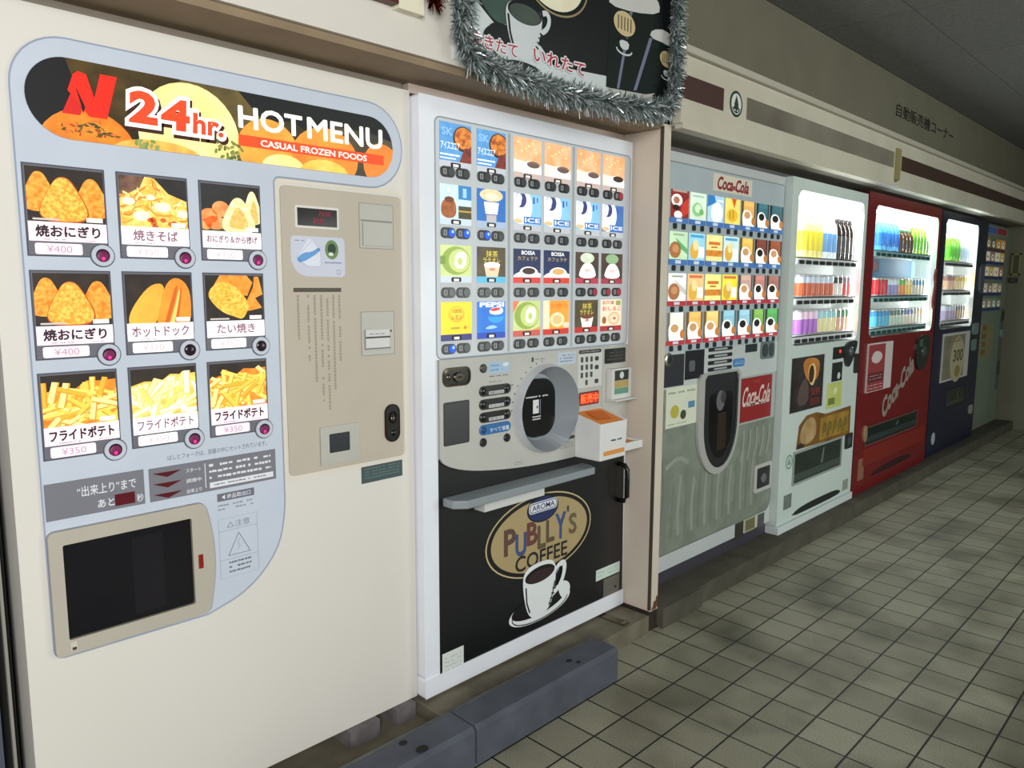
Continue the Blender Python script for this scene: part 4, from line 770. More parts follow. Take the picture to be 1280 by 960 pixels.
for r in range(4):
    for k in range(7):
        x0, x1 = X3[k]; z1, zb, zs = Z3[r]; W, Hh = x1-x0, z1-zb; bx = rect(x0, x1, zb, z1); e3 = .75
        c = MB(Y3-.001); col, kd = A3[r][k]; c.slab(bx, 0, .004, K(col, e3, (14, tuple(min(255, int(v_*1.12)) for v_ in col), .25)), side=M((190, 196, 198)))
        def P(poly, dd, m): c.poly(clip([(x0+u*W, zb+v_*Hh) for u, v_ in poly], bx), dd+.003, m)
        W3 = K((255, 255, 250), .85)
        if kd == 'mixed':
            P(ell(.34, .62, .30, .22), .0012, W3); P(ell(.32, .62, .17, .13), .0014, K((190, 120, 90), .6)); P([(.55, 0), (1, .2), (1, .75), (.6, .5)], .0013, K((206, 60, 44), .7)); P(ell(.42, .10, .22, .14), .0015, W3); P(rect(.1, .9, .92, 1), .0012, K((190, 160, 150), .6)); P(ell(.3, .36, .2, .1), .0014, K((60, 24, 24), .4))
        elif kd == 'swirlg': P(ell(.45, .38, .32, .26), .0012, K((150, 206, 140), .7)); P(ell(.5, .42, .2, .16), .0014, K((214, 236, 206), .85)); P(rect(.15, .85, .84, .90), .0012, K((170, 200, 190), .7)); P(ell(.7, .3, .14, .12), .0015, K((120, 186, 110), .7))
        elif kd == 'swirlb': P(ell(.58, .36, .36, .40), .0012, W3); P([(0, .55), (.5, .75), (.4, 1), (0, 1)], .0013, K((50, 130, 200), .7)); P(rect(.6, .95, .8, .86), .0013, W3)
        elif kd == 'cone': P([(.40, 1), (.74, 1), (.60, .62)], .0012, K((226, 96, 30), .8)); P(ell(.48, .34, .36, .26), .0012, K((240, 190, 50), .8)); P(rect(.3, .36, .2, .5), .0014, K((160, 140, 40), .6)); P(rect(.5, .56, .2, .55), .0014, K((160, 140, 40), .6))
        elif kd == 'brown': P(ell(.32, .34, .32, .30), .0012, K((176, 116, 70), .65)); P(ell(.34, .38, .18, .14), .0014, K((206, 150, 100), .7)); P([(.3, .8), (1, .4), (1, .2), (.6, .4)], .0012, K((110, 180, 120), .7) if r == 1 else K((214, 206, 196), .7)); P(rect(.2, .8, .86, .92), .0013, K((160, 170, 160), .6))
        elif kd == 'fig': P(ell(.34, .34, .26, .32), .0012, K((230, 180, 70), .75)); P(ell(.42, .55, .16, .2), .0014, K((246, 226, 160), .85)); P(rect(.6, .95, .1, .5), .0012, W3); P(rect(.1, .9, .84, .94), .0013, K((230, 120, 80), .7) if r == 2 else K((80, 170, 214), .7))
        elif kd == 'rows': P(rect(0, 1, .18, .42), .0012, K((236, 160, 60), .75, (60, (200, 110, 40), .2))); P(rect(.15, .85, .62, .74), .0012, K((230, 120, 40), .7)); P(rect(.3, .7, .5, .57), .0013, K((200, 140, 50), .7))
        else:
            P(rect(0, .16, 0, 1), .0011, K(tuple(int(v_*.5) for v_ in col), .45)); P(rect(.90, 1, 0, 1), .0011, K(tuple(int(v_*.55) for v_ in col), .45)); P(rect(.24, .84, .80, 1), .0012, K(tuple(min(255, int(v_*1.15)) for v_ in col), .8))
            P(smooth([(.10, .10), (.08, .52), (.30, .66), (.62, .62), (.78, .40), (.95, .05), (.9, -.1), (.2, -.1)], 1), .0013, W3); P(ell(.42, .44, .22, .15), .0016, K((40, 34, 30), .3) if kd == 'dcup' else K((214, 160, 110), .7)); P(ell(.86, .22, .14, .16), .0017, K((206, 130, 60), .65))
        c.poly(rect(x0, x1, zs, zb), .0042, K((70, 120, 190), .5) if r < 2 else K((190, 50, 60), .5)); c.poly(rect((x0+x1)/2-.022, (x0+x1)/2+.022, zs+.005, zb-.004), .0045, K((206, 214, 226), .6))
        co = c.build('product_card', m3)
        for xx in (x0+.040, x0+.108):
            n = MB(Y3-.001); n.slab(rr(xx-.012, xx+.012, zs-.026, zs-.002, .006, 3), 0, .006, M((34, 42, 46), rough=.3)); n.build('select_button', co)
lp = MB(Y3); lp.slab(rr(.62, 1.778, .205, 1.02, .06, 6), -.001, .001, M((134, 142, 131), rough=.45, noise=(14, (118, 126, 115), .2)), side=M((110, 120, 114))); lp.line(rr(.62, 1.778, .205, 1.02, .06, 6), .006, .0014, M((110, 120, 112)), closed=True)
# faint tall lettering printed tone on tone across the lower door
pt = M((148, 156, 145), rough=.45); pt2 = M((122, 130, 119), rough=.45)
for k in range(15):
    x = .80+.058*k; lp.line(smooth([(x, .27), (x+.008*(-1)**k, .40), (x+.012, .52+.03*(k % 3))], 1, False), .024, .0016+.00004*k, pt if k % 2 else pt2)
for k in range(5): lp.line(smooth([(1.42+.07*k, .52), (1.45+.07*k, .60), (1.445+.07*k, .68)], 1, False), .022, .0024+.00004*k, pt)
lp.line(smooth([(.72, .30), (.76, .45), (.74, .64)], 1, False), .05, .0027, pt2); lp.line(smooth([(.74, .60), (.84, .64), (.93, .60)], 1, False), .022, .0028, pt)
ldo = lp.build('lower_door', m3)
up = MB(Y3); up.slab(rect(.64, 1.778, .955, 1.115), .001, .002, M((196, 202, 202))); up.build('control_strip', m3)
a = MB(Y3-.002); a.slab(rect(.70, .86, .965, 1.105), 0, .004, M((46, 48, 54), rough=.3)); a.ring(ell(.735, 1.085, .03, .03, 16), ell(.735, 1.085, .018, .018, 16), .007, M((150, 146, 140), rough=.25, metal=.8), da=.004); a.build('coin_slot', m3)
a = MB(Y3-.002); a.slab(rect(.872, 1.03, .985, 1.115), 0, .004, M((28, 30, 36), rough=.25)); a.poly(rr(.90, .95, 1.02, 1.07, .01, 3), .0045, M((90, 92, 100))); a.build('coin_flap', m3)
for j in range(4):
    a = MB(Y3-.002); z = 1.108-.031*j; a.slab(rr(1.07, 1.29, z-.009, z+.009, .008, 3), 0, .004, M((34, 36, 38), rough=.3)); a.poly(rect(1.12, 1.24, z-.004, z+.004), .0044, M((176, 180, 182))); a.build('option_button', m3)
a = MB(Y3-.002); a.slab(rr(1.305, 1.42, 1.01, 1.05, .012, 3), 0, .002, M((70, 130, 190))); a.fine(1.32, 1.41, 1.02, 1.04, 2, .0024, M((200, 220, 240)), .4, 2); a.build('blue_sticker', m3)
a = MB(Y3-.002); a.slab(rect(1.425, 1.545, 1.075, 1.115), 0, .003, M((40, 50, 54), rough=.2)); a.build('amount_display', m3)
a = MB(Y3-.002); a.slab(rr(1.585, 1.74, 1.03, 1.12, .02, 4), 0, .004, M((104, 120, 120))); a.slab(ell(1.63, 1.075, .03, .035, 14), .004, .008, M((54, 64, 66))); a.slab(ell(1.70, 1.075, .025, .035, 14), .004, .008, M((60, 70, 72))); a.build('note_slot', m3)
a = MB(Y3-.001); a.slab(rect(.730, .992, .780, .958), 0, .0015, M((222, 226, 206))); a.poly(ell(.80, .85, .035, .03, 12), .0018, M((190, 180, 60))); a.poly(ell(.87, .83, .025, .022, 10), .0018, M((60, 70, 40))); a.slab(rect(.91, .965, .855, .885), .0015, .0019, M((80, 140, 180))); a.fine(.745, .97, .925, .945, 1, .0018, M((150, 160, 130)), .5, 3); a.fine(.745, .90, .79, .80, 1, .0018, M((150, 160, 130)), .5, 4); a.build('notice_sheet', ldo)
def bullet(cx, w, zt, zb, zm): return [(cx-w, zt), ]and ([(cx+w*math.cos(t), zm-(zm-zb)*math.sin(t)) for t in [PI-PI*k/20 for k in range(21)]]+[(cx+w, zt-.02), (cx+w-.02, zt), (cx-w+.02, zt), (cx-w, zt-.02)])
a = MB(Y3-.001); fr = M((176, 176, 172), rough=.35)
bo_ = bullet(1.178, .195, 1.0, .505, .75); bi_ = bullet(1.190, .158, .992, .535, .75); bi2 = bullet(1.20, .11, .90, .58, .74)
a.wall(bo_, 0, .014, fr); a.holed(bo_, [bi_], .014, fr); a.poly(bi_, .006, M((40, 40, 44), rough=.25)); bay3 = a.build('cup_bay', ldo)
a = MB(Y3-.001); a.poly(bi2, .007, M((16, 16, 18), rough=.15)); a.poly(ell(1.19, .86, .04, .05, 14), .0075, M((110, 106, 112), rough=.3)); a.poly(ell(1.215, .875, .025, .03, 12), .008, M((60, 56, 60))); a.poly(rect(1.17, 1.25, .62, .80), .0072, M((46, 34, 26), rough=.3)); a.build('dark_window', bay3)
a = MB(Y3-.001); a.poly(rect(1.375, 1.775, .712, 1.02), .0008, M((172, 178, 176))); a.slab(rect(1.398, 1.728, .722, .945), .001, .004, M((150, 30, 34), rough=.4)); a.text('Coca-Cola', 1.415, 1.715, .80, .90, .0044, M((226, 206, 200)), bold=.02, shear=.25); a.poly(smooth([(1.42, .80), (1.55, .815), (1.70, .80), (1.55, .80)], 1), .0044, M((226, 206, 200))); a.text('enjoy', 1.52, 1.60, .912, .932, .0044, M((190, 80, 80))); a.build('brand_sign', ldo)
a = MB(Y3-.001); a.slab(rr(1.575, 1.765, .325, .475, .012, 3), 0, .008, M((190, 188, 184))); a.poly(rr(1.60, 1.745, .345, .455, .008, 3), .0085, M((44, 46, 50), rough=.3)); a.slab(ell(1.67, .395, .03, .025, 12), .0085, .012, M((110, 110, 112), rough=.3)); a.build('coin_tray', ldo)
a = MB(Y3); a.slab(rect(1.40, 1.49, .118, .200), 0, .001, M((52, 50, 40))); a.build('dark_sticker', m3)
a = MB(Y3); a.slab(rect(1.50, 1.62, .128, .200), 0, .001, M((170, 164, 130))); a.slab(rect(1.512, 1.61, .136, .192), .001, .0014, M((110, 108, 76))); a.build('rating_plate', m3)
a = MB(Y3); a.slab(rect(1.645, 1.72, .125, .195), 0, .001, M((84, 80, 78))); a.build('vent_plate', m3)

m3.scale = (.98, .98, .98); m3.location = (1.1054, .645, .0865)
# ================================================================== bottle and can machines
glass = glass_mat()
def showcase(t, Y, x0, x1, z0, z1, hole, body_m, edge_m, depth=.17, foot=.0865):
    """cabinet with an open display case behind a pane; returns the case parts"""
    X0, X1, Z0, Z1 = hole
    o = rect(x0, x1, z0, z1); hl = rr(X0, X1, Z0, Z1, .05, 6)
    inner = M((232, 236, 234), rough=.5)
    b = MB(Y); b.wall(o, -.75, 0, edge_m); b.holed(o, [hl], 0, body_m); b.poly(o[::-1], -.75, edge_m)
    b.wall(hl, -depth, 0, inner); b.poly(hl, -depth, inner); b.build('cabinet', t)
    g = MB(Y); g.poly(hl, -.004, glass); g.build('glass_pane', t)
    return t
def case_light(t, Y, X0, X1, Z0, Z1, power, col=(.95, 1, .98)):
    """lamp tubes inside the case: one along the top, one down each side, shining into the case"""
    n = MB(0); m = M((244, 255, 250), emit=4); z = Z1-.03
    n.tube([(X0+.06, Y+.03, z), (X1-.06, Y+.03, z)], .010, m); n.build('light_tube', t)
    area('case_lamp', ((X0+X1)/2, Y+.020, z-.012), ((X0+X1)/2, Y+.13, z-.16), (X1-X0)*.9, .02, power*.36, col)
    for x, sx in ((X0+.006, 1), (X1-.006, -1)):
        area('case_lamp', (x, Y+.012, (Z0+Z1)/2), (x+sx*.30, Y+.12, (Z0+Z1)/2), .012, (Z1-Z0)*.86, power*.32, col)
def shelf(t, Y, x0, x1, z, nb, strip=(226, 230, 232), btn=(40, 44, 48), lit=None):
    s_ = MB(Y); s_.box(x0, x1, z+.022, z+.027, -.165, -.012, M((226, 230, 232))); s_.box(x0, x1, z-.012, z+.027, -.020, -.012, M(strip, rough=.35)); so = s_.build('shelf', t)
    for k in range(nb):
        x = x0+.03+(x1-x0-.06)*(k+.5)/nb; w_ = (x1-x0)/nb*.34
        n = MB(Y+.012); n.slab(rr(x-w_, x+w_, z-.010, z+.010, .006, 3), 0, .006, M(btn, rough=.3)); n.build('select_button', so)
    return so
# sample containers
def mk_bottle(name, liquid, label_c, cap_c, h=.21, r=.031, short=False):
    b = MB(0); b.lathe((0, 0, 0), [(r*.92, 0), (r, .006), (r, h*.58), (r*.96, h*.62), (r*.98, h*.66), (r*.80, h*.78), (r*.42, h*.88), (r*.40, h*.92)], M(liquid, rough=.2))
    t = b.build(name); b = MB(0); b.lathe((0, 0, 0), [(r*1.02, h*.16), (r*1.03, h*.17), (r*1.03, h*.57), (r*1.02, h*.58)], M(label_c, rough=.4), cap=False); b.build('label', t)
    b = MB(0); b.lathe((0, 0, 0), [(r*.46, h*.91), (r*.48, h*.92), (r*.48, h*.99), (r*.44, h)], M(cap_c, rough=.4)); b.build('cap', t)
    return t
def mk_can(name, body, band, h=.122, r=.031):
    b = MB(0); al = M((190, 192, 194), rough=.3, metal=.8)
    b.lathe((0, 0, 0), [(r*.80, 0), (r*.98, .006)], al, cap=True); b.lathe((0, 0, 0), [(r*.98, .006), (r, .012), (r, h*.62)], M(body, rough=.35), cap=False); b.lathe((0, 0, 0), [(r, h*.62), (r, h-.012)], M(band, rough=.35), cap=False); b.lathe((0, 0, 0), [(r, h-.012), (r*.86, h-.003), (r*.86, h)], al)
    return b.build(name)
def row(maker, args, cat, label, group, x0, dx, n, y, z):
    p = maker(*args); tag(p, label, cat, group)
    for k in range(n):
        o = p if k == 0 else copy_thing(p, (0, 0, 0)); o.location = (x0+dx*k, y, z+.0008)

# ---- machine 4: white
Y4 = .216
m4 = thing('drink_vending_machine', (2.23, .6, .0865), 'white bottle and can machine with a lit showcase, beside the red one', 'vending machine')
w4 = M((208, 220, 216), rough=.35)
c4 = showcase(m4, Y4, 1.712, 2.735, .130, 1.952, (1.785, 2.690, 1.088, 1.893), w4, w4)
b = MB(Y4).box(1.705, 2.735, .0865, .128, -.75, .012, M((214, 222, 222))); b.build('base_trim', m4, bevel=.004)
case_light(c4, Y4, 1.785, 2.690, 1.088, 1.893, 6.5)
for z in (1.530, 1.318, 1.112): shelf(c4, Y4, 1.80, 2.66, z, 9)
yb = Y4+.072
row(mk_bottle, ('drink_bottle', (246, 236, 150), (238, 220, 50), (246, 240, 200), .245), 'bottle', 'yellow labelled sample bottle on the top shelf of the white machine', 'yellow bottles in the white machine', 2.000, .0665, 4, yb, 1.557)
row(mk_bottle, ('drink_bottle', (236, 244, 250), (110, 170, 226), (240, 244, 250), .245), 'bottle', 'clear sample bottle with blue label on the top shelf of the white machine', 'blue labelled bottles in the white machine', 2.266, .0665, 3, yb, 1.557)
row(mk_bottle, ('drink_bottle', (46, 36, 34), (66, 60, 58), (70, 60, 56), .235), 'bottle', 'dark cola coloured sample bottle on the top shelf of the white machine', 'dark bottles in the white machine', 2.466, .0635, 4, yb, 1.557)
row(mk_can, ('drink_can', (206, 96, 50), (206, 220, 240)), 'can', 'orange brown sample can with pale blue top in the white machine', 'orange cans in the white machine', 1.990, .066, 7, yb, 1.345)
row(mk_can, ('drink_can', (236, 232, 226), (40, 34, 36)), 'can', 'black and white sample can on the middle shelf of the white machine', 'black and white cans in the white machine', 2.454, .066, 2, yb, 1.345)
row(mk_can, ('drink_can', (206, 70, 66), (160, 120, 140)), 'can', 'red sample can at the right end of the middle shelf, white machine', 'red cans in the white machine', 2.586, .066, 2, yb, 1.345)
row(mk_can, ('drink_can', (176, 110, 206), (236, 206, 230), .135), 'can', 'purple sample can on the bottom shelf of the white machine', 'purple cans in the white machine', 1.990, .066, 4, yb, 1.139)
row(mk_can, ('drink_can', (240, 232, 176), (160, 214, 220), .135), 'can', 'cream and aqua sample can on the bottom shelf of the white machine', 'cream and aqua cans in the white machine', 2.254, .066, 4, yb, 1.139)
row(mk_can, ('drink_can', (226, 176, 150), (90, 140, 100), .135), 'can', 'salmon sample can with green top on the bottom shelf, white machine', 'salmon and green cans in the white machine', 2.520, .066, 3, yb, 1.139)
a = MB(Y4); dk4 = M((34, 30, 30), rough=.3); a.slab(rect(1.790, 2.235, .725, 1.030), 0, .0015, M((196, 206, 204))); a.poly(rect(1.798, 2.215, .73, 1.025), .0018, M((36, 32, 34), rough=.3, noise=(8, (62, 56, 56), .2)))
a.poly(smooth([(1.93, 1.02), (1.96, .92), (2.05, .87), (2.15, .90), (2.16, 1.01)], 2), .0022, M((214, 150, 70), noise=(10, (170, 90, 30), .25))); a.poly(smooth([(2.0, .97), (2.02, .88), (2.08, .85), (2.12, .93), (2.08, .99)], 2), .0025, M((240, 206, 130))); a.poly(ell(2.05, .925, .035, .05, 14), .0028, M((70, 40, 26))); a.poly(smooth([(1.88, .76), (1.90, .86), (1.97, .92), (2.03, .86), (2.02, .76)], 1), .0024, M((90, 74, 70)))
a.text('深煎', 2.05, 2.18, .80, .845, .0026, M((150, 50, 40)), bold=.03); a.text('珈琲', 2.05, 2.18, .745, .79, .0026, M((140, 46, 40)), bold=.03); a.build('coffee_poster', m4)
a = MB(Y4); a.slab(rect(2.335, 2.52, .985, 1.055), 0, .004, M((34, 36, 38), rough=.25)); a.dome(2.432, 1.028, .010, .004, .004, M((255, 50, 30), emit=2.0)); a.build('amount_display', m4)
a = MB(Y4); a.slab(smooth([(2.49, 1.05), (2.50, .95), (2.56, .92), (2.62, .97), (2.68, 1.06), (2.66, 1.085), (2.54, 1.08)], 2), 0, .012, M((44, 46, 50), rough=.25)); a.dome(2.575, 1.02, .03, .012, .012, M((80, 82, 86), rough=.2)); a.build('coin_slot', m4)
a = MB(Y4); a.slab(rr(2.66, 2.715, .88, 1.0, .015, 4), 0, .010, M((40, 44, 46), rough=.3)); a.build('door_lock', m4)
a = MB(Y4); a.slab(rect(2.335, 2.48, .855, .965), 0, .004, M((40, 44, 48), rough=.25)); a.poly(ell(2.43, .885, .022, .02, 10), .0045, M((206, 214, 214))); a.build('note_slot', m4)
a = MB(Y4); a.slab(rect(2.278, 2.50, .70, .848), 0, .001, M((176, 190, 96), noise=(10, (206, 212, 130), .25))); a.poly(rect(2.30, 2.40, .72, .76), .0013, M((120, 130, 60))); a.poly(ell(2.40, .80, .03, .02, 10), .0013, M((226, 230, 170))); a.build('green_notice', m4)
a = MB(Y4); bbp = [(1.905, .52), (2.655, .505), (2.648, .682), (2.28, .675), (2.15, .70), (2.02, .695), (1.93, .65)]; a.slab(bbp, 0, .004, M((150, 104, 40), rough=.4, noise=(8, (96, 66, 30), .25)))
a.poly(smooth([(1.93, .55), (1.95, .64), (2.06, .69), (2.14, .66), (2.16, .57), (2.06, .53)], 2), .0045, M((196, 166, 116), noise=(12, (150, 116, 70), .25))); a.poly(rect(2.2, 2.62, .53, .66), .0043, M((176, 136, 50), noise=(10, (130, 96, 36), .25)))
for k in range(5): a.line(smooth([(2.24+.075*k, .545), (2.26+.075*k, .63), (2.29+.075*k, .60), (2.27+.075*k, .57)], 1, False), .014, .0047, M((90, 96, 40)))
a.poly(rect(1.91, 2.0, .522, .548), .0044, M((50, 40, 26))); a.build('golden_banner', m4)
def tray(t, Y, x0, x1, z0, z1, fr_m, dark=(30, 36, 38)):
    o = rr(x0, x1, z0, z1, .008, 3); i = rr(x0+.014, x1-.014, z0+.012, z1-.012, .006, 3)
    a = MB(Y); a.wall(o, -.001, .006, fr_m); a.holed(o, [i], .006, fr_m); a.wall(i, 0, .006, fr_m); ao = a.build('dispensing_tray', t)
    a = MB(Y); a.poly(i, .001, M(dark, rough=.12)); a.poly(rect(x0+.02, x1-.02, z0+.02, z0+.06), .0014, M(tuple(v_+26 for v_ in dark), rough=.2)); a.poly([(x0+.55*(x1-x0), z0+.07), (x0+.6*(x1-x0), z0+.07), (x0+.62*(x1-x0), z1-.03), (x0+.59*(x1-x0), z1-.03)], .0014, M(tuple(v_+60 for v_ in dark), rough=.2)); a.build('flap', ao)
    return ao
tray(m4, Y4, 1.872, 2.548, .322, .510, M((150, 160, 156)), (44, 54, 50))
a = MB(Y4); a.slab(rr(2.592, 2.70, .418, .512, .012, 3), 0, .008, M((40, 42, 46), rough=.3)); a.poly(rect(2.62, 2.67, .44, .49), .0085, M((70, 72, 76))); a.build('coin_tray', m4)
a = MB(Y4); a.ring(ell(1.828, .465, .04, .04, 20), ell(1.828, .465, .032, .032, 20), .001, M((110, 150, 126))); a.poly([(1.808, .45), (1.848, .45), (1.828, .49)], .001, M((120, 156, 132))); a.build('green_emblem', m4)
a = MB(Y4); a.slab(rect(1.785, 1.88, .205, .285), 0, .001, M((108, 118, 112))); a.fine(1.795, 1.87, .215, .275, 4, .0013, M((150, 160, 154)), .35, 3); a.build('rating_plate', m4)
a = MB(Y4); a.slab(rect(2.60, 2.685, .155, .222), 0, .001, M((150, 160, 146))); a.fine(2.61, 2.675, .165, .212, 3, .0013, M((120, 130, 118)), .35, 4); a.build('notice_sticker', m4)
a = MB(Y4); a.slab(smooth([(1.87, .146), (1.96, .176), (2.12, .186), (2.40, .186), (2.53, .180), (2.58, .158), (2.50, .146), (2.2, .144)], 1), 0, .0012, M((24, 32, 30), rough=.6)); a.build('kick_vent', m4)

# ---- machine 5: red
Y5 = .212
m5 = thing('drink_vending_machine', (3.46, .6, .0865), 'red bottle and can machine with a diagonal white script logo', 'vending machine')
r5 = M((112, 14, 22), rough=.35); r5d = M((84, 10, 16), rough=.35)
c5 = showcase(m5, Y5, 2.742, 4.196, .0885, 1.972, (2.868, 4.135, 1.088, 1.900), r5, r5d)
case_light(c5, Y5, 2.868, 4.135, 1.088, 1.900, 7.5, (.86, 1, .98))
for z in (1.606, 1.318, 1.112): shelf(c5, Y5, 2.885, 4.04, z, 11, (150, 186, 190), (30, 70, 66))
yb = Y5+.072
row(mk_bottle, ('drink_bottle', (90, 170, 230), (40, 120, 210), (230, 240, 250), .20), 'bottle', 'blue water sample bottle on the top shelf of the red machine', 'blue bottles in the red machine', 3.13, .076, 5, yb, 1.633)
row(mk_bottle, ('drink_bottle', (96, 62, 40), (70, 50, 36), (60, 120, 60), .155), 'bottle', 'short brown tea sample bottle on the top shelf of the red machine', 'brown tea bottles in the red machine', 3.515, .070, 4, yb, 1.633)
row(mk_bottle, ('drink_bottle', (150, 200, 60), (110, 180, 40), (230, 244, 230), .20), 'bottle', 'green tea sample bottle on the top shelf of the red machine', 'green tea bottles in the red machine', 3.798, .074, 4, yb, 1.633)
row(mk_bottle, ('drink_bottle', (120, 180, 60), (90, 150, 50), (230, 244, 230), .14), 'bottle', 'short green sample bottle at the end of the top shelf, red machine', 'short green bottles in the red machine', 4.090, .06, 1, yb, 1.633)
a = MB(Y5+.135); bp_ = M((30, 112, 158), rough=.5, noise=(5, (24, 96, 146), .25)); a.slab(rect(2.95, 4.10, 1.470, 1.592), 0, .004, bp_); a.poly(rect(3.20, 3.36, 1.50, 1.58), .0045, M((30, 50, 90))); a.poly(ell(3.28, 1.545, .03, .03, 12), .0048, M((150, 50, 56))); a.poly(rect(4.02, 4.10, 1.470, 1.592), .0045, M((130, 190, 214))); a.build('blue_poster', c5)
for (c1, c2, n, x, nm) in (((196, 30, 40), (180, 24, 34), 3, 3.128, 'red'), ((150, 150, 206), (206, 226, 240), 3, 3.340, 'lilac'), ((236, 150, 60), (120, 190, 70), 2, 3.552, 'orange and green'), ((240, 206, 90), (250, 236, 170), 2, 3.694, 'yellow'), ((214, 206, 190), (90, 150, 190), 4, 3.836, 'beige and blue')):
    row(mk_can, ('drink_can', c1, c2, .115), 'can', nm+' sample can on the middle shelf of the red machine', nm+' cans in the red machine', x, .0705, n, yb, 1.345)
for (c1, c2, n, x, nm) in (((90, 186, 220), (40, 140, 196), 4, 3.128, 'sky blue'), ((200, 220, 206), (90, 120, 110), 4, 3.410, 'grey green'), ((232, 224, 206), (120, 126, 186), 3, 3.692, 'cream and violet'), ((240, 230, 210), (226, 190, 150), 3, 3.904, 'cream')):
    row(mk_can, ('drink_can', c1, c2, .115), 'can', nm+' sample can on the bottom shelf of the red machine', nm+' cans in the red machine', x, .0705, n, yb, 1.139)
a = MB(Y5); a.box(2.86, 3.30, .738, 1.048, 0, .010, M((206, 196, 196))); a.poly(rect(2.865, 3.16, .742, 1.04), .0104, M((150, 56, 62))); a.poly(smooth([(2.90, .94), (2.96, 1.0), (3.08, .99), (3.12, .95), (3.02, .91)], 1), .0108, M((214, 196, 196))); a.poly(rect(2.88, 3.14, .80, .86), .0108, M((96, 36, 44))); a.fine(2.88, 3.14, .75, .79, 2, .0108, M((206, 170, 170)), .4, 5); a.fine(2.9, 3.12, .81, .85, 2, .011, M((190, 140, 140)), .4, 6); a.build('white_notice_board', m5)
a = MB(Y5); a.text('Coca-Cola', 3.16, 3.82, .665, .805, .0016, M((150, 136, 128)), bold=.05, shear=.25, rot=.46); a.build('script_logo', m5)
a = MB(Y5); a.slab(smooth([(3.80, 1.06), (3.78, .90), (3.86, .80), (4.02, .82), (4.10, .95), (4.08, 1.06)], 2), 0, .014, M((30, 40, 36), rough=.25)); a.dome(3.95, .94, .045, .014, .012, M((56, 70, 62), rough=.2)); a.poly(rect(3.84, 3.92, .98, 1.03), .0145, M((60, 90, 70))); a.build('coin_slot', m5)
a = MB(Y5); a.slab(ell(2.895, .474, .03, .055, 14), 0, .014, M((150, 120, 90), rough=.4), ch=.004); a.build('return_knob', m5)
tray(m5, Y5, 2.905, 3.945, .385, .515, M((96, 60, 56)), (20, 34, 34))
a = MB(Y5); a.slab(rr(2.90, 4.16, .255, .370, .02, 4), 0, .002, M((128, 30, 22), rough=.4)); a.build('orange_kick_panel', m5)
a = MB(Y5); a.slab(smooth([(3.02, .166), (3.15, .196), (3.5, .21), (3.80, .206), (3.88, .18), (3.75, .166), (3.3, .164)], 1), 0, .0012, M((40, 8, 12), rough=.6)); a.build('kick_vent', m5)
a = MB(Y5); a.slab(rect(2.83, 2.93, .175, .315), 0, .001, M((140, 96, 76))); a.build('notice_sticker', m5)
a = MB(Y5); a.slab(smooth([(4.135, 1.55), (4.10, 1.48), (4.135, 1.42), (4.12, 1.36), (4.10, 1.30), (4.135, 1.22), (4.16, 1.3), (4.165, 1.5)], 2), -.004, .010, M((110, 40, 34), rough=.25)); a.build('bottle_relief', m5)

# ---- machine 6: navy
Y6 = .227
m6 = thing('drink_vending_machine', (4.95, .6, .0865), 'dark navy bottle and can machine next to the red one', 'vending machine')
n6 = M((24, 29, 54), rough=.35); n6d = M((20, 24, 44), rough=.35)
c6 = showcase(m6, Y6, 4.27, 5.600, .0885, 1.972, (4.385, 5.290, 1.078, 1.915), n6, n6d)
case_light(c6, Y6, 4.385, 5.290, 1.078, 1.915, 5.5, (.92, 1, .97))
for z in (1.580, 1.352, 1.112): shelf(c6, Y6, 4.40, 5.27, z, 9)
yb = Y6+.072
row(mk_bottle, ('drink_bottle', (130, 206, 60), (90, 190, 40), (230, 244, 230), .20), 'bottle', 'bright green sample bottle on the top shelf of the navy machine', 'green bottles in the navy machine', 4.72, .077, 4, yb, 1.607)
row(mk_bottle, ('drink_bottle', (214, 226, 232), (170, 196, 214), (230, 236, 240), .20), 'bottle', 'pale clear sample bottle on the top shelf of the navy machine', 'clear bottles in the navy machine', 5.028, .074, 4, yb, 1.607)
row(mk_can, ('drink_can', (236, 196, 160), (170, 130, 120)), 'can', 'peach coloured sample can on the middle shelf of the navy machine', 'peach cans in the navy machine', 4.72, .074, 3, yb, 1.379)
row(mk_can, ('drink_can', (250, 232, 170), (240, 206, 90)), 'can', 'yellow sample can on the middle shelf of the navy machine', 'yellow cans in the navy machine', 4.942, .074, 5, yb, 1.379)
row(mk_can, ('drink_can', (176, 160, 196), (206, 210, 226)), 'can', 'mauve sample can on the bottom shelf of the navy machine', 'mauve cans in the navy machine', 4.72, .074, 4, yb, 1.139)
row(mk_can, ('drink_can', (170, 140, 100), (120, 110, 110)), 'can', 'brown sample can on the bottom shelf of the navy machine', 'brown cans in the navy machine', 5.016, .074, 4, yb, 1.139)
a = MB(Y6); a.slab(rect(4.50, 5.26, .655, 1.040), 0, .006, M((190, 188, 184))); a.poly(rect(4.52, 5.12, .67, 1.02), .0064, M((140, 134, 116), noise=(8, (110, 106, 92), .25))); a.poly(ell(4.92, .82, .20, .19, 24), .0068, M((176, 168, 136))); a.text('300', 4.80, 5.08, .80, .90, .0072, M((84, 80, 60)), bold=.02); a.poly(ell(4.94, .72, .08, .05, 12), .0072, M((140, 130, 70))); a.fine(4.6, 5.05, .96, 1.0, 2, .0068, M((100, 96, 84)), .4, 3); a.build('beige_poster', m6)
tray(m6, Y6, 4.70, 5.26, .42, .58, M((40, 44, 60)), (30, 32, 30))
a = MB(Y6); a.slab(ell(4.44, .22, .045, .05, 16), 0, .002, M((170, 180, 190))); a.build('oval_sticker', m6)
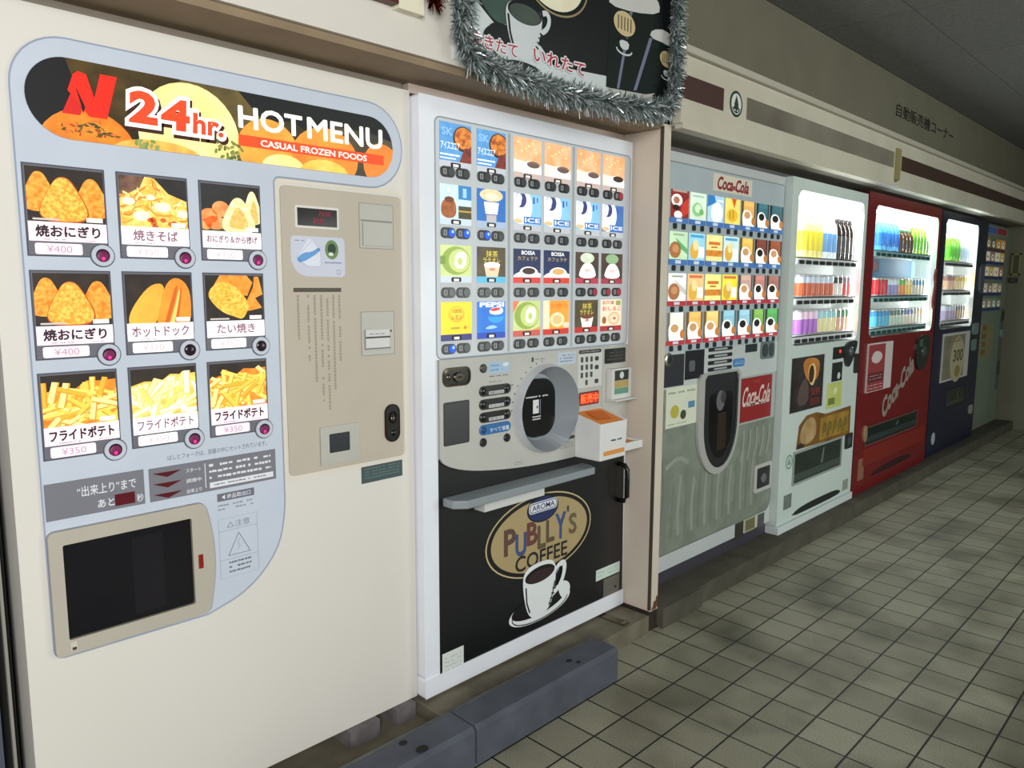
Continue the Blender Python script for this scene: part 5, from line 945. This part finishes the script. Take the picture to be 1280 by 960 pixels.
a = MB(Y6); a.slab(rr(5.33, 5.50, 1.0, 1.10, .02, 3), 0, .010, M((110, 130, 126))); a.slab(rr(5.34, 5.48, .86, .96, .02, 3), 0, .008, M((100, 130, 120))); a.build('coin_slot', m6)
a = MB(Y6); a.slab(rr(5.42, 5.52, .30, .38, .02, 3), 0, .010, M((150, 146, 140), rough=.3)); a.build('door_lock', m6)
a = MB(Y6); a.slab(rr(5.42, 5.55, 1.35, 1.60, .03, 4), 0, .012, M((70, 76, 92), rough=.2)); a.build('card_reader', m6)

# ---- machine 7: far cup machine by the end wall
Y7 = .285
m7 = thing('cup_drink_vending_machine', (6.2, .66, .0865), 'dim grey green cup drink machine at the far end by the end wall', 'vending machine')
g7 = M((120, 132, 116), rough=.45)
b = MB(Y7).box(5.66, 6.70, .0885, 1.965, -.7, 0, g7); b.build('body', m7, bevel=.008)
a = MB(Y7); a.slab(rect(5.76, 6.55, 1.885, 1.955), 0, .003, M((150, 160, 160))); a.poly(rect(5.82, 6.14, 1.892, 1.948), .0034, M((60, 90, 150), emit=.2)); a.poly(rect(6.16, 6.52, 1.892, 1.948), .0034, M((130, 44, 48), emit=.2)); a.build('header_sign', m7)
cols = [[(130, 120, 80), (90, 90, 70), (176, 130, 50), (206, 150, 70)], [(230, 226, 210), (150, 120, 100), (226, 220, 200), (206, 170, 70)], [(226, 216, 196), (206, 170, 80), (236, 226, 206), (150, 110, 80)], [(196, 190, 170), (130, 110, 90), (206, 196, 176), (150, 140, 120)], [(120, 136, 116), (130, 130, 110), (110, 130, 110), (100, 116, 100)]]
for r in range(5):
    z1 = (1.845, 1.725, 1.590, 1.440, 1.300)[r]
    for k in range(4):
        x0 = 5.80+.18*k; c = MB(Y7); c.slab(rect(x0, x0+.165, z1-.082, z1), 0, .004, K(cols[r][k], .3)); c.poly(clip(ell(x0+.085, z1-.05, .045, .03, 12), rect(x0, x0+.165, z1-.082, z1)), .0045, K((236, 230, 214), .35)); c.poly(ell(x0+.085, z1-.045, .022, .012, 10), .005, K((90, 66, 50), .2)); c.poly(rect(x0, x0+.165, z1-.112, z1-.084), .003, M((46, 56, 110) if r else (90, 60, 70), emit=.1)); c.build('product_card', m7)
a = MB(Y7); a.slab(rect(5.86, 6.33, .735, 1.085), 0, .001, M((130, 136, 106)));
for k in range(4): a.poly(rect(5.92+.02*(k % 2), 6.08, .78+.075*k, .83+.075*k), .0013, M((130, 96, 50)))
a.poly(rect(6.16, 6.26, .80, 1.05), .0013, M((150, 130, 80))); a.build('notice_sheet', m7)
a = MB(Y7); a.slab(rect(6.56, 6.69, .40, 1.20), 0, .004, M((86, 104, 90))); a.slab(rr(6.59, 6.67, .92, 1.0, .02, 4), .004, .014, M((120, 150, 140), rough=.3)); a.slab(rr(6.59, 6.67, .55, .68, .02, 4), .004, .010, M((50, 66, 58))); a.slab(rr(6.59, 6.67, 1.08, 1.17, .02, 4), .004, .012, M((40, 50, 44))); a.build('control_panel', m7)
a = MB(Y7); a.poly(rect(6.42, 6.425, .15, .95), .0012, M((86, 96, 82))); a.build('panel_seam', m7)
# small fittings on the end wall
a = MB(0); fx = M((130, 124, 70), rough=.5)
a.box(6.748, 6.76, 1.525, 1.735, -.262, -.196, M((66, 66, 52)))
for (z0, z1, y0, y1) in ((1.525, 1.54, .19, .268), (1.72, 1.735, .19, .268), (1.525, 1.735, .19, .204), (1.525, 1.735, .254, .268)): a.box(6.742, 6.76, z0, z1, -y1, -y0, fx)
tag(a.build('framed_notice'), 'small yellow framed notice on the end wall beside the far machine', 'notice')
a = MB(0); a.box(6.725, 6.76, 1.448, 1.500, -.270, -.205, M((34, 34, 30), rough=.5)).box(6.715, 6.726, 1.46, 1.49, -.255, -.22, M((60, 60, 54)))
tag(a.build('switch_box', bevel=.003), 'small dark box on the end wall under the framed notice', 'box')

# ================================================================== banner and tinsel over the coffee machine
YB = .142
bn = MB(YB); bn.slab(rect(-.615, .470, 2.020, 2.62), 0, .004, M((206, 214, 214), rough=.35), back=True)
BX = rect(-.615, .470, 2.020, 2.62)
def B(poly, dd, m): bn.poly(clip(poly, BX), dd+.004, m)
bk = M((22, 26, 28), rough=.3); grn = M((60, 92, 84), rough=.35)
B([(-.60, 2.62), (-.54, 2.20), (-.458, 2.150), (-.40, 2.16), (-.26, 2.13), (-.20, 2.085), (.07, 2.105), (.07, 2.02+.05), (.40, 2.07), (.47, 2.1), (.47, 2.62)], .0004, bk)
B(smooth([(-.55, 2.25), (-.50, 2.18), (-.44, 2.15), (-.38, 2.17), (-.36, 2.30), (-.45, 2.36)], 2), .0008, M((70, 96, 88), rough=.35, noise=(6, (36, 50, 46), .25)))
B(ell(-.19, 2.345, .155, .110, 40), .0012, M((150, 134, 96))); B(ell(-.19, 2.345, .148, .104, 40), .0015, bk); B(ell(-.20, 2.345, .138, .096, 40), .0018, M((214, 204, 160), rough=.3, noise=(5, (240, 236, 210), .25)))
B(ell(-.40, 2.105, .105, .052, 30, rot=.0), .0019, bk); B(ell(-.385, 2.103, .098, .047, 30), .0021, M((200, 208, 210))); B(ell(-.43, 2.128, .055, .028, 20), .0023, bk)
cw2 = M((206, 212, 214), rough=.35)
bn.line(smooth([(-.255, 2.225), (-.235, 2.232), (-.222, 2.215), (-.232, 2.185), (-.262, 2.165)], 2, False), .016, .0066, cw2)
B(smooth([(-.418, 2.215), (-.41, 2.15), (-.385, 2.09), (-.35, 2.07), (-.31, 2.075), (-.275, 2.12), (-.250, 2.215), (-.29, 2.235), (-.37, 2.238)], 2), .0030, cw2)
B(ell(-.333, 2.208, .074, .032, 28), .0034, bk); B(ell(-.333, 2.204, .068, .027, 28), .0037, M((74, 86, 78), noise=(8, (50, 58, 54), .25)))
bn.line([(-.405, 2.19), (-.397, 2.14), (-.383, 2.105)], .008, .0076, bk)
for k in range(4): bn.line([(-.268-.006*k, 2.165-.014*k), (-.252-.007*k, 2.16-.014*k)], .005, .0076, bk)
B(ell(-.34, 2.055, .07, .012, 20), .0031, bk)
rT = M((176, 30, 64)); oT = M((222, 226, 226))
for tx, x0, x1, z0 in (('挽きたて', -.558, -.366, 2.070), ('いれたて', -.296, -.049, 2.079)):
    for k in range(8): bn.text(tx, x0+.0045*math.cos(k*PI/4), x1+.0045*math.cos(k*PI/4), z0+.0045*math.sin(k*PI/4), z0+.041+.0045*math.sin(k*PI/4), .0080+.00002*k, oT, bold=.014)
    bn.text(tx, x0, x1, z0, z0+.041, .0086, rT, bold=.012)
# two dark paper cups with white lids
cpd = M((26, 34, 32), rough=.25); lid = M((206, 206, 202), rough=.35); hl = M((120, 124, 150), rough=.2)
B([(.068, 2.07), (.245, 2.085), (.350, 2.365), (.085, 2.335)], .0012, cpd); B(smooth([(.075, 2.335), (.08, 2.37), (.12, 2.40), (.34, 2.43), (.375, 2.41), (.372, 2.375), (.22, 2.345)], 1), .0016, lid)
B([(.255, 2.085), (.365, 2.098), (.47, 2.25), (.47, 2.29), (.33, 2.285)], .0010, cpd); B(smooth([(.315, 2.285), (.33, 2.315), (.42, 2.335), (.5, 2.30), (.5, 2.27), (.42, 2.285)], 1), .0014, lid)
B([(.128, 2.075), (.142, 2.077), (.210, 2.345), (.192, 2.342)], .0014, hl); B([(.225, 2.085), (.245, 2.09), (.335, 2.285), (.315, 2.283)], .0013, hl)
B([(.07, 2.068), (.30, 2.085), (.36, 2.10), (.30, 2.06), (.2, 2.04)], .0016, M((190, 188, 180)))
for (x, z, s_) in ((.165, 2.295, 1.0), (.428, 2.232, .72)):
    B(ell(x, z, .062*s_, .040*s_, 26), .0019, M((206, 186, 140))); bn.line(ell(x, z, .064*s_, .042*s_, 26), .003, .0061, bk, closed=True)
    for k in range(5): bn.line([(x-.036*s_+.018*s_*k, z-.022*s_), (x-.036*s_+.018*s_*k, z+.022*s_)], .006*s_, .0063, M((90, 74, 50)))
    B(ell(x, z-.056*s_, .036*s_, .012*s_, 16), .0021, bk); B(smooth([(x-.03*s_, z-.055*s_), (x-.022*s_, z-.085*s_), (x+.022*s_, z-.085*s_), (x+.03*s_, z-.055*s_)], 1), .0023, cw2); bn.line(ell(x, z-.085*s_, .044*s_, .016*s_, 16, PI, 2*PI), .006*s_, .0065, cw2)
tag(bn.build('advertising_banner'), 'dark coffee banner with a white cup and red Japanese words', 'banner')

t = MB(YB); t.box(-1.75, -.82, 2.106, 2.50, 0, .030, M((84, 26, 26), rough=.4)); so = t.build('sign_board', bevel=.004); t = MB(YB); t.box(-.818, -.735, 2.098, 2.50, 0, .026, M((230, 224, 200), rough=.4)); t.build('end_panel', so, bevel=.004)
tag(so, 'dark red sign board with a pale end, left of the tinsel', 'sign')

def tinsel(name, path, n, rad, mats, label, seed, zsq=1.0):
    t = MB(0); r = random.Random(seed); L = [0]
    for a_, b_ in zip(path, path[1:]): L.append(L[-1]+math.dist(a_, b_))
    for k in range(n):
        s_ = r.uniform(0, L[-1]); i = max(j for j in range(len(L)-1) if L[j] <= s_); f_ = (s_-L[i])/(L[i+1]-L[i]); c = Vector(path[i]).lerp(Vector(path[i+1]), f_)
        d_ = Vector((r.gauss(0, 1), -abs(r.gauss(0, .8))*.8, r.gauss(-.25, 1)*zsq)).normalized(); l = rad*r.uniform(.55, 1.15); w_ = r.uniform(.0010, .0024)
        sd = d_.cross(Vector((r.gauss(0, 1), r.gauss(0, 1), r.gauss(0, 1)))).normalized()*w_; bend = Vector((0, 0, -1))*l*r.uniform(.05, .35)
        p0 = c+d_*l*.1; p1 = c+d_*l*.6+bend*.3; p2 = c+d_*l+bend; tw = Vector((r.gauss(0, 1), r.gauss(0, 1), r.gauss(0, 1)))*.0012
        for q_ in (p0, p1, p2): q_.y = min(q_.y, YB-.008)
        t.raw([p0-sd, p0+sd, p1+sd+tw, p1-sd-tw, p2+sd*.6, p2-sd*.6], [(0, 1, 2, 3), (3, 2, 4, 5)], r.choice(mats))
    t.tube(path, .004, mats[0], 6)
    return tag(t.build(name), label, 'tinsel')
sil = [M((176, 186, 188), rough=.35, metal=.8), M((186, 196, 198), rough=.4, metal=.5), M((150, 166, 162), rough=.4, metal=.6), M((240, 242, 246), rough=.3, metal=.5), M((112, 128, 122), rough=.4, metal=.7), M((150, 162, 158), rough=.45), M((90, 104, 98), rough=.4, metal=.6)]
yt = YB-.026
tinsel('silver_tinsel_garland', [(-.575, yt, 2.62), (-.590, yt, 2.35), (-.610, yt, 2.10), (-.575, yt, 2.035), (-.46, yt, 2.014), (-.30, yt, 2.006), (-.12, yt, 2.008), (.08, yt, 2.016), (.28, yt, 2.03), (.40, yt, 2.055), (.440, yt, 2.14), (.448, yt, 2.30), (.445, yt, 2.62)], 12000, .050, sil, 'silver tinsel garland framing the coffee banner', 3)
tinsel('red_tinsel_garland', [(-.700, yt, 2.62), (-.705, yt, 2.30), (-.705, yt, 2.14)], 1100, .040, [M((130, 30, 20), rough=.25, metal=1), M((90, 22, 16), rough=.3, metal=1), M((160, 70, 40), rough=.25, metal=1)], 'dark red tinsel strand hanging left of the silver garland', 4)
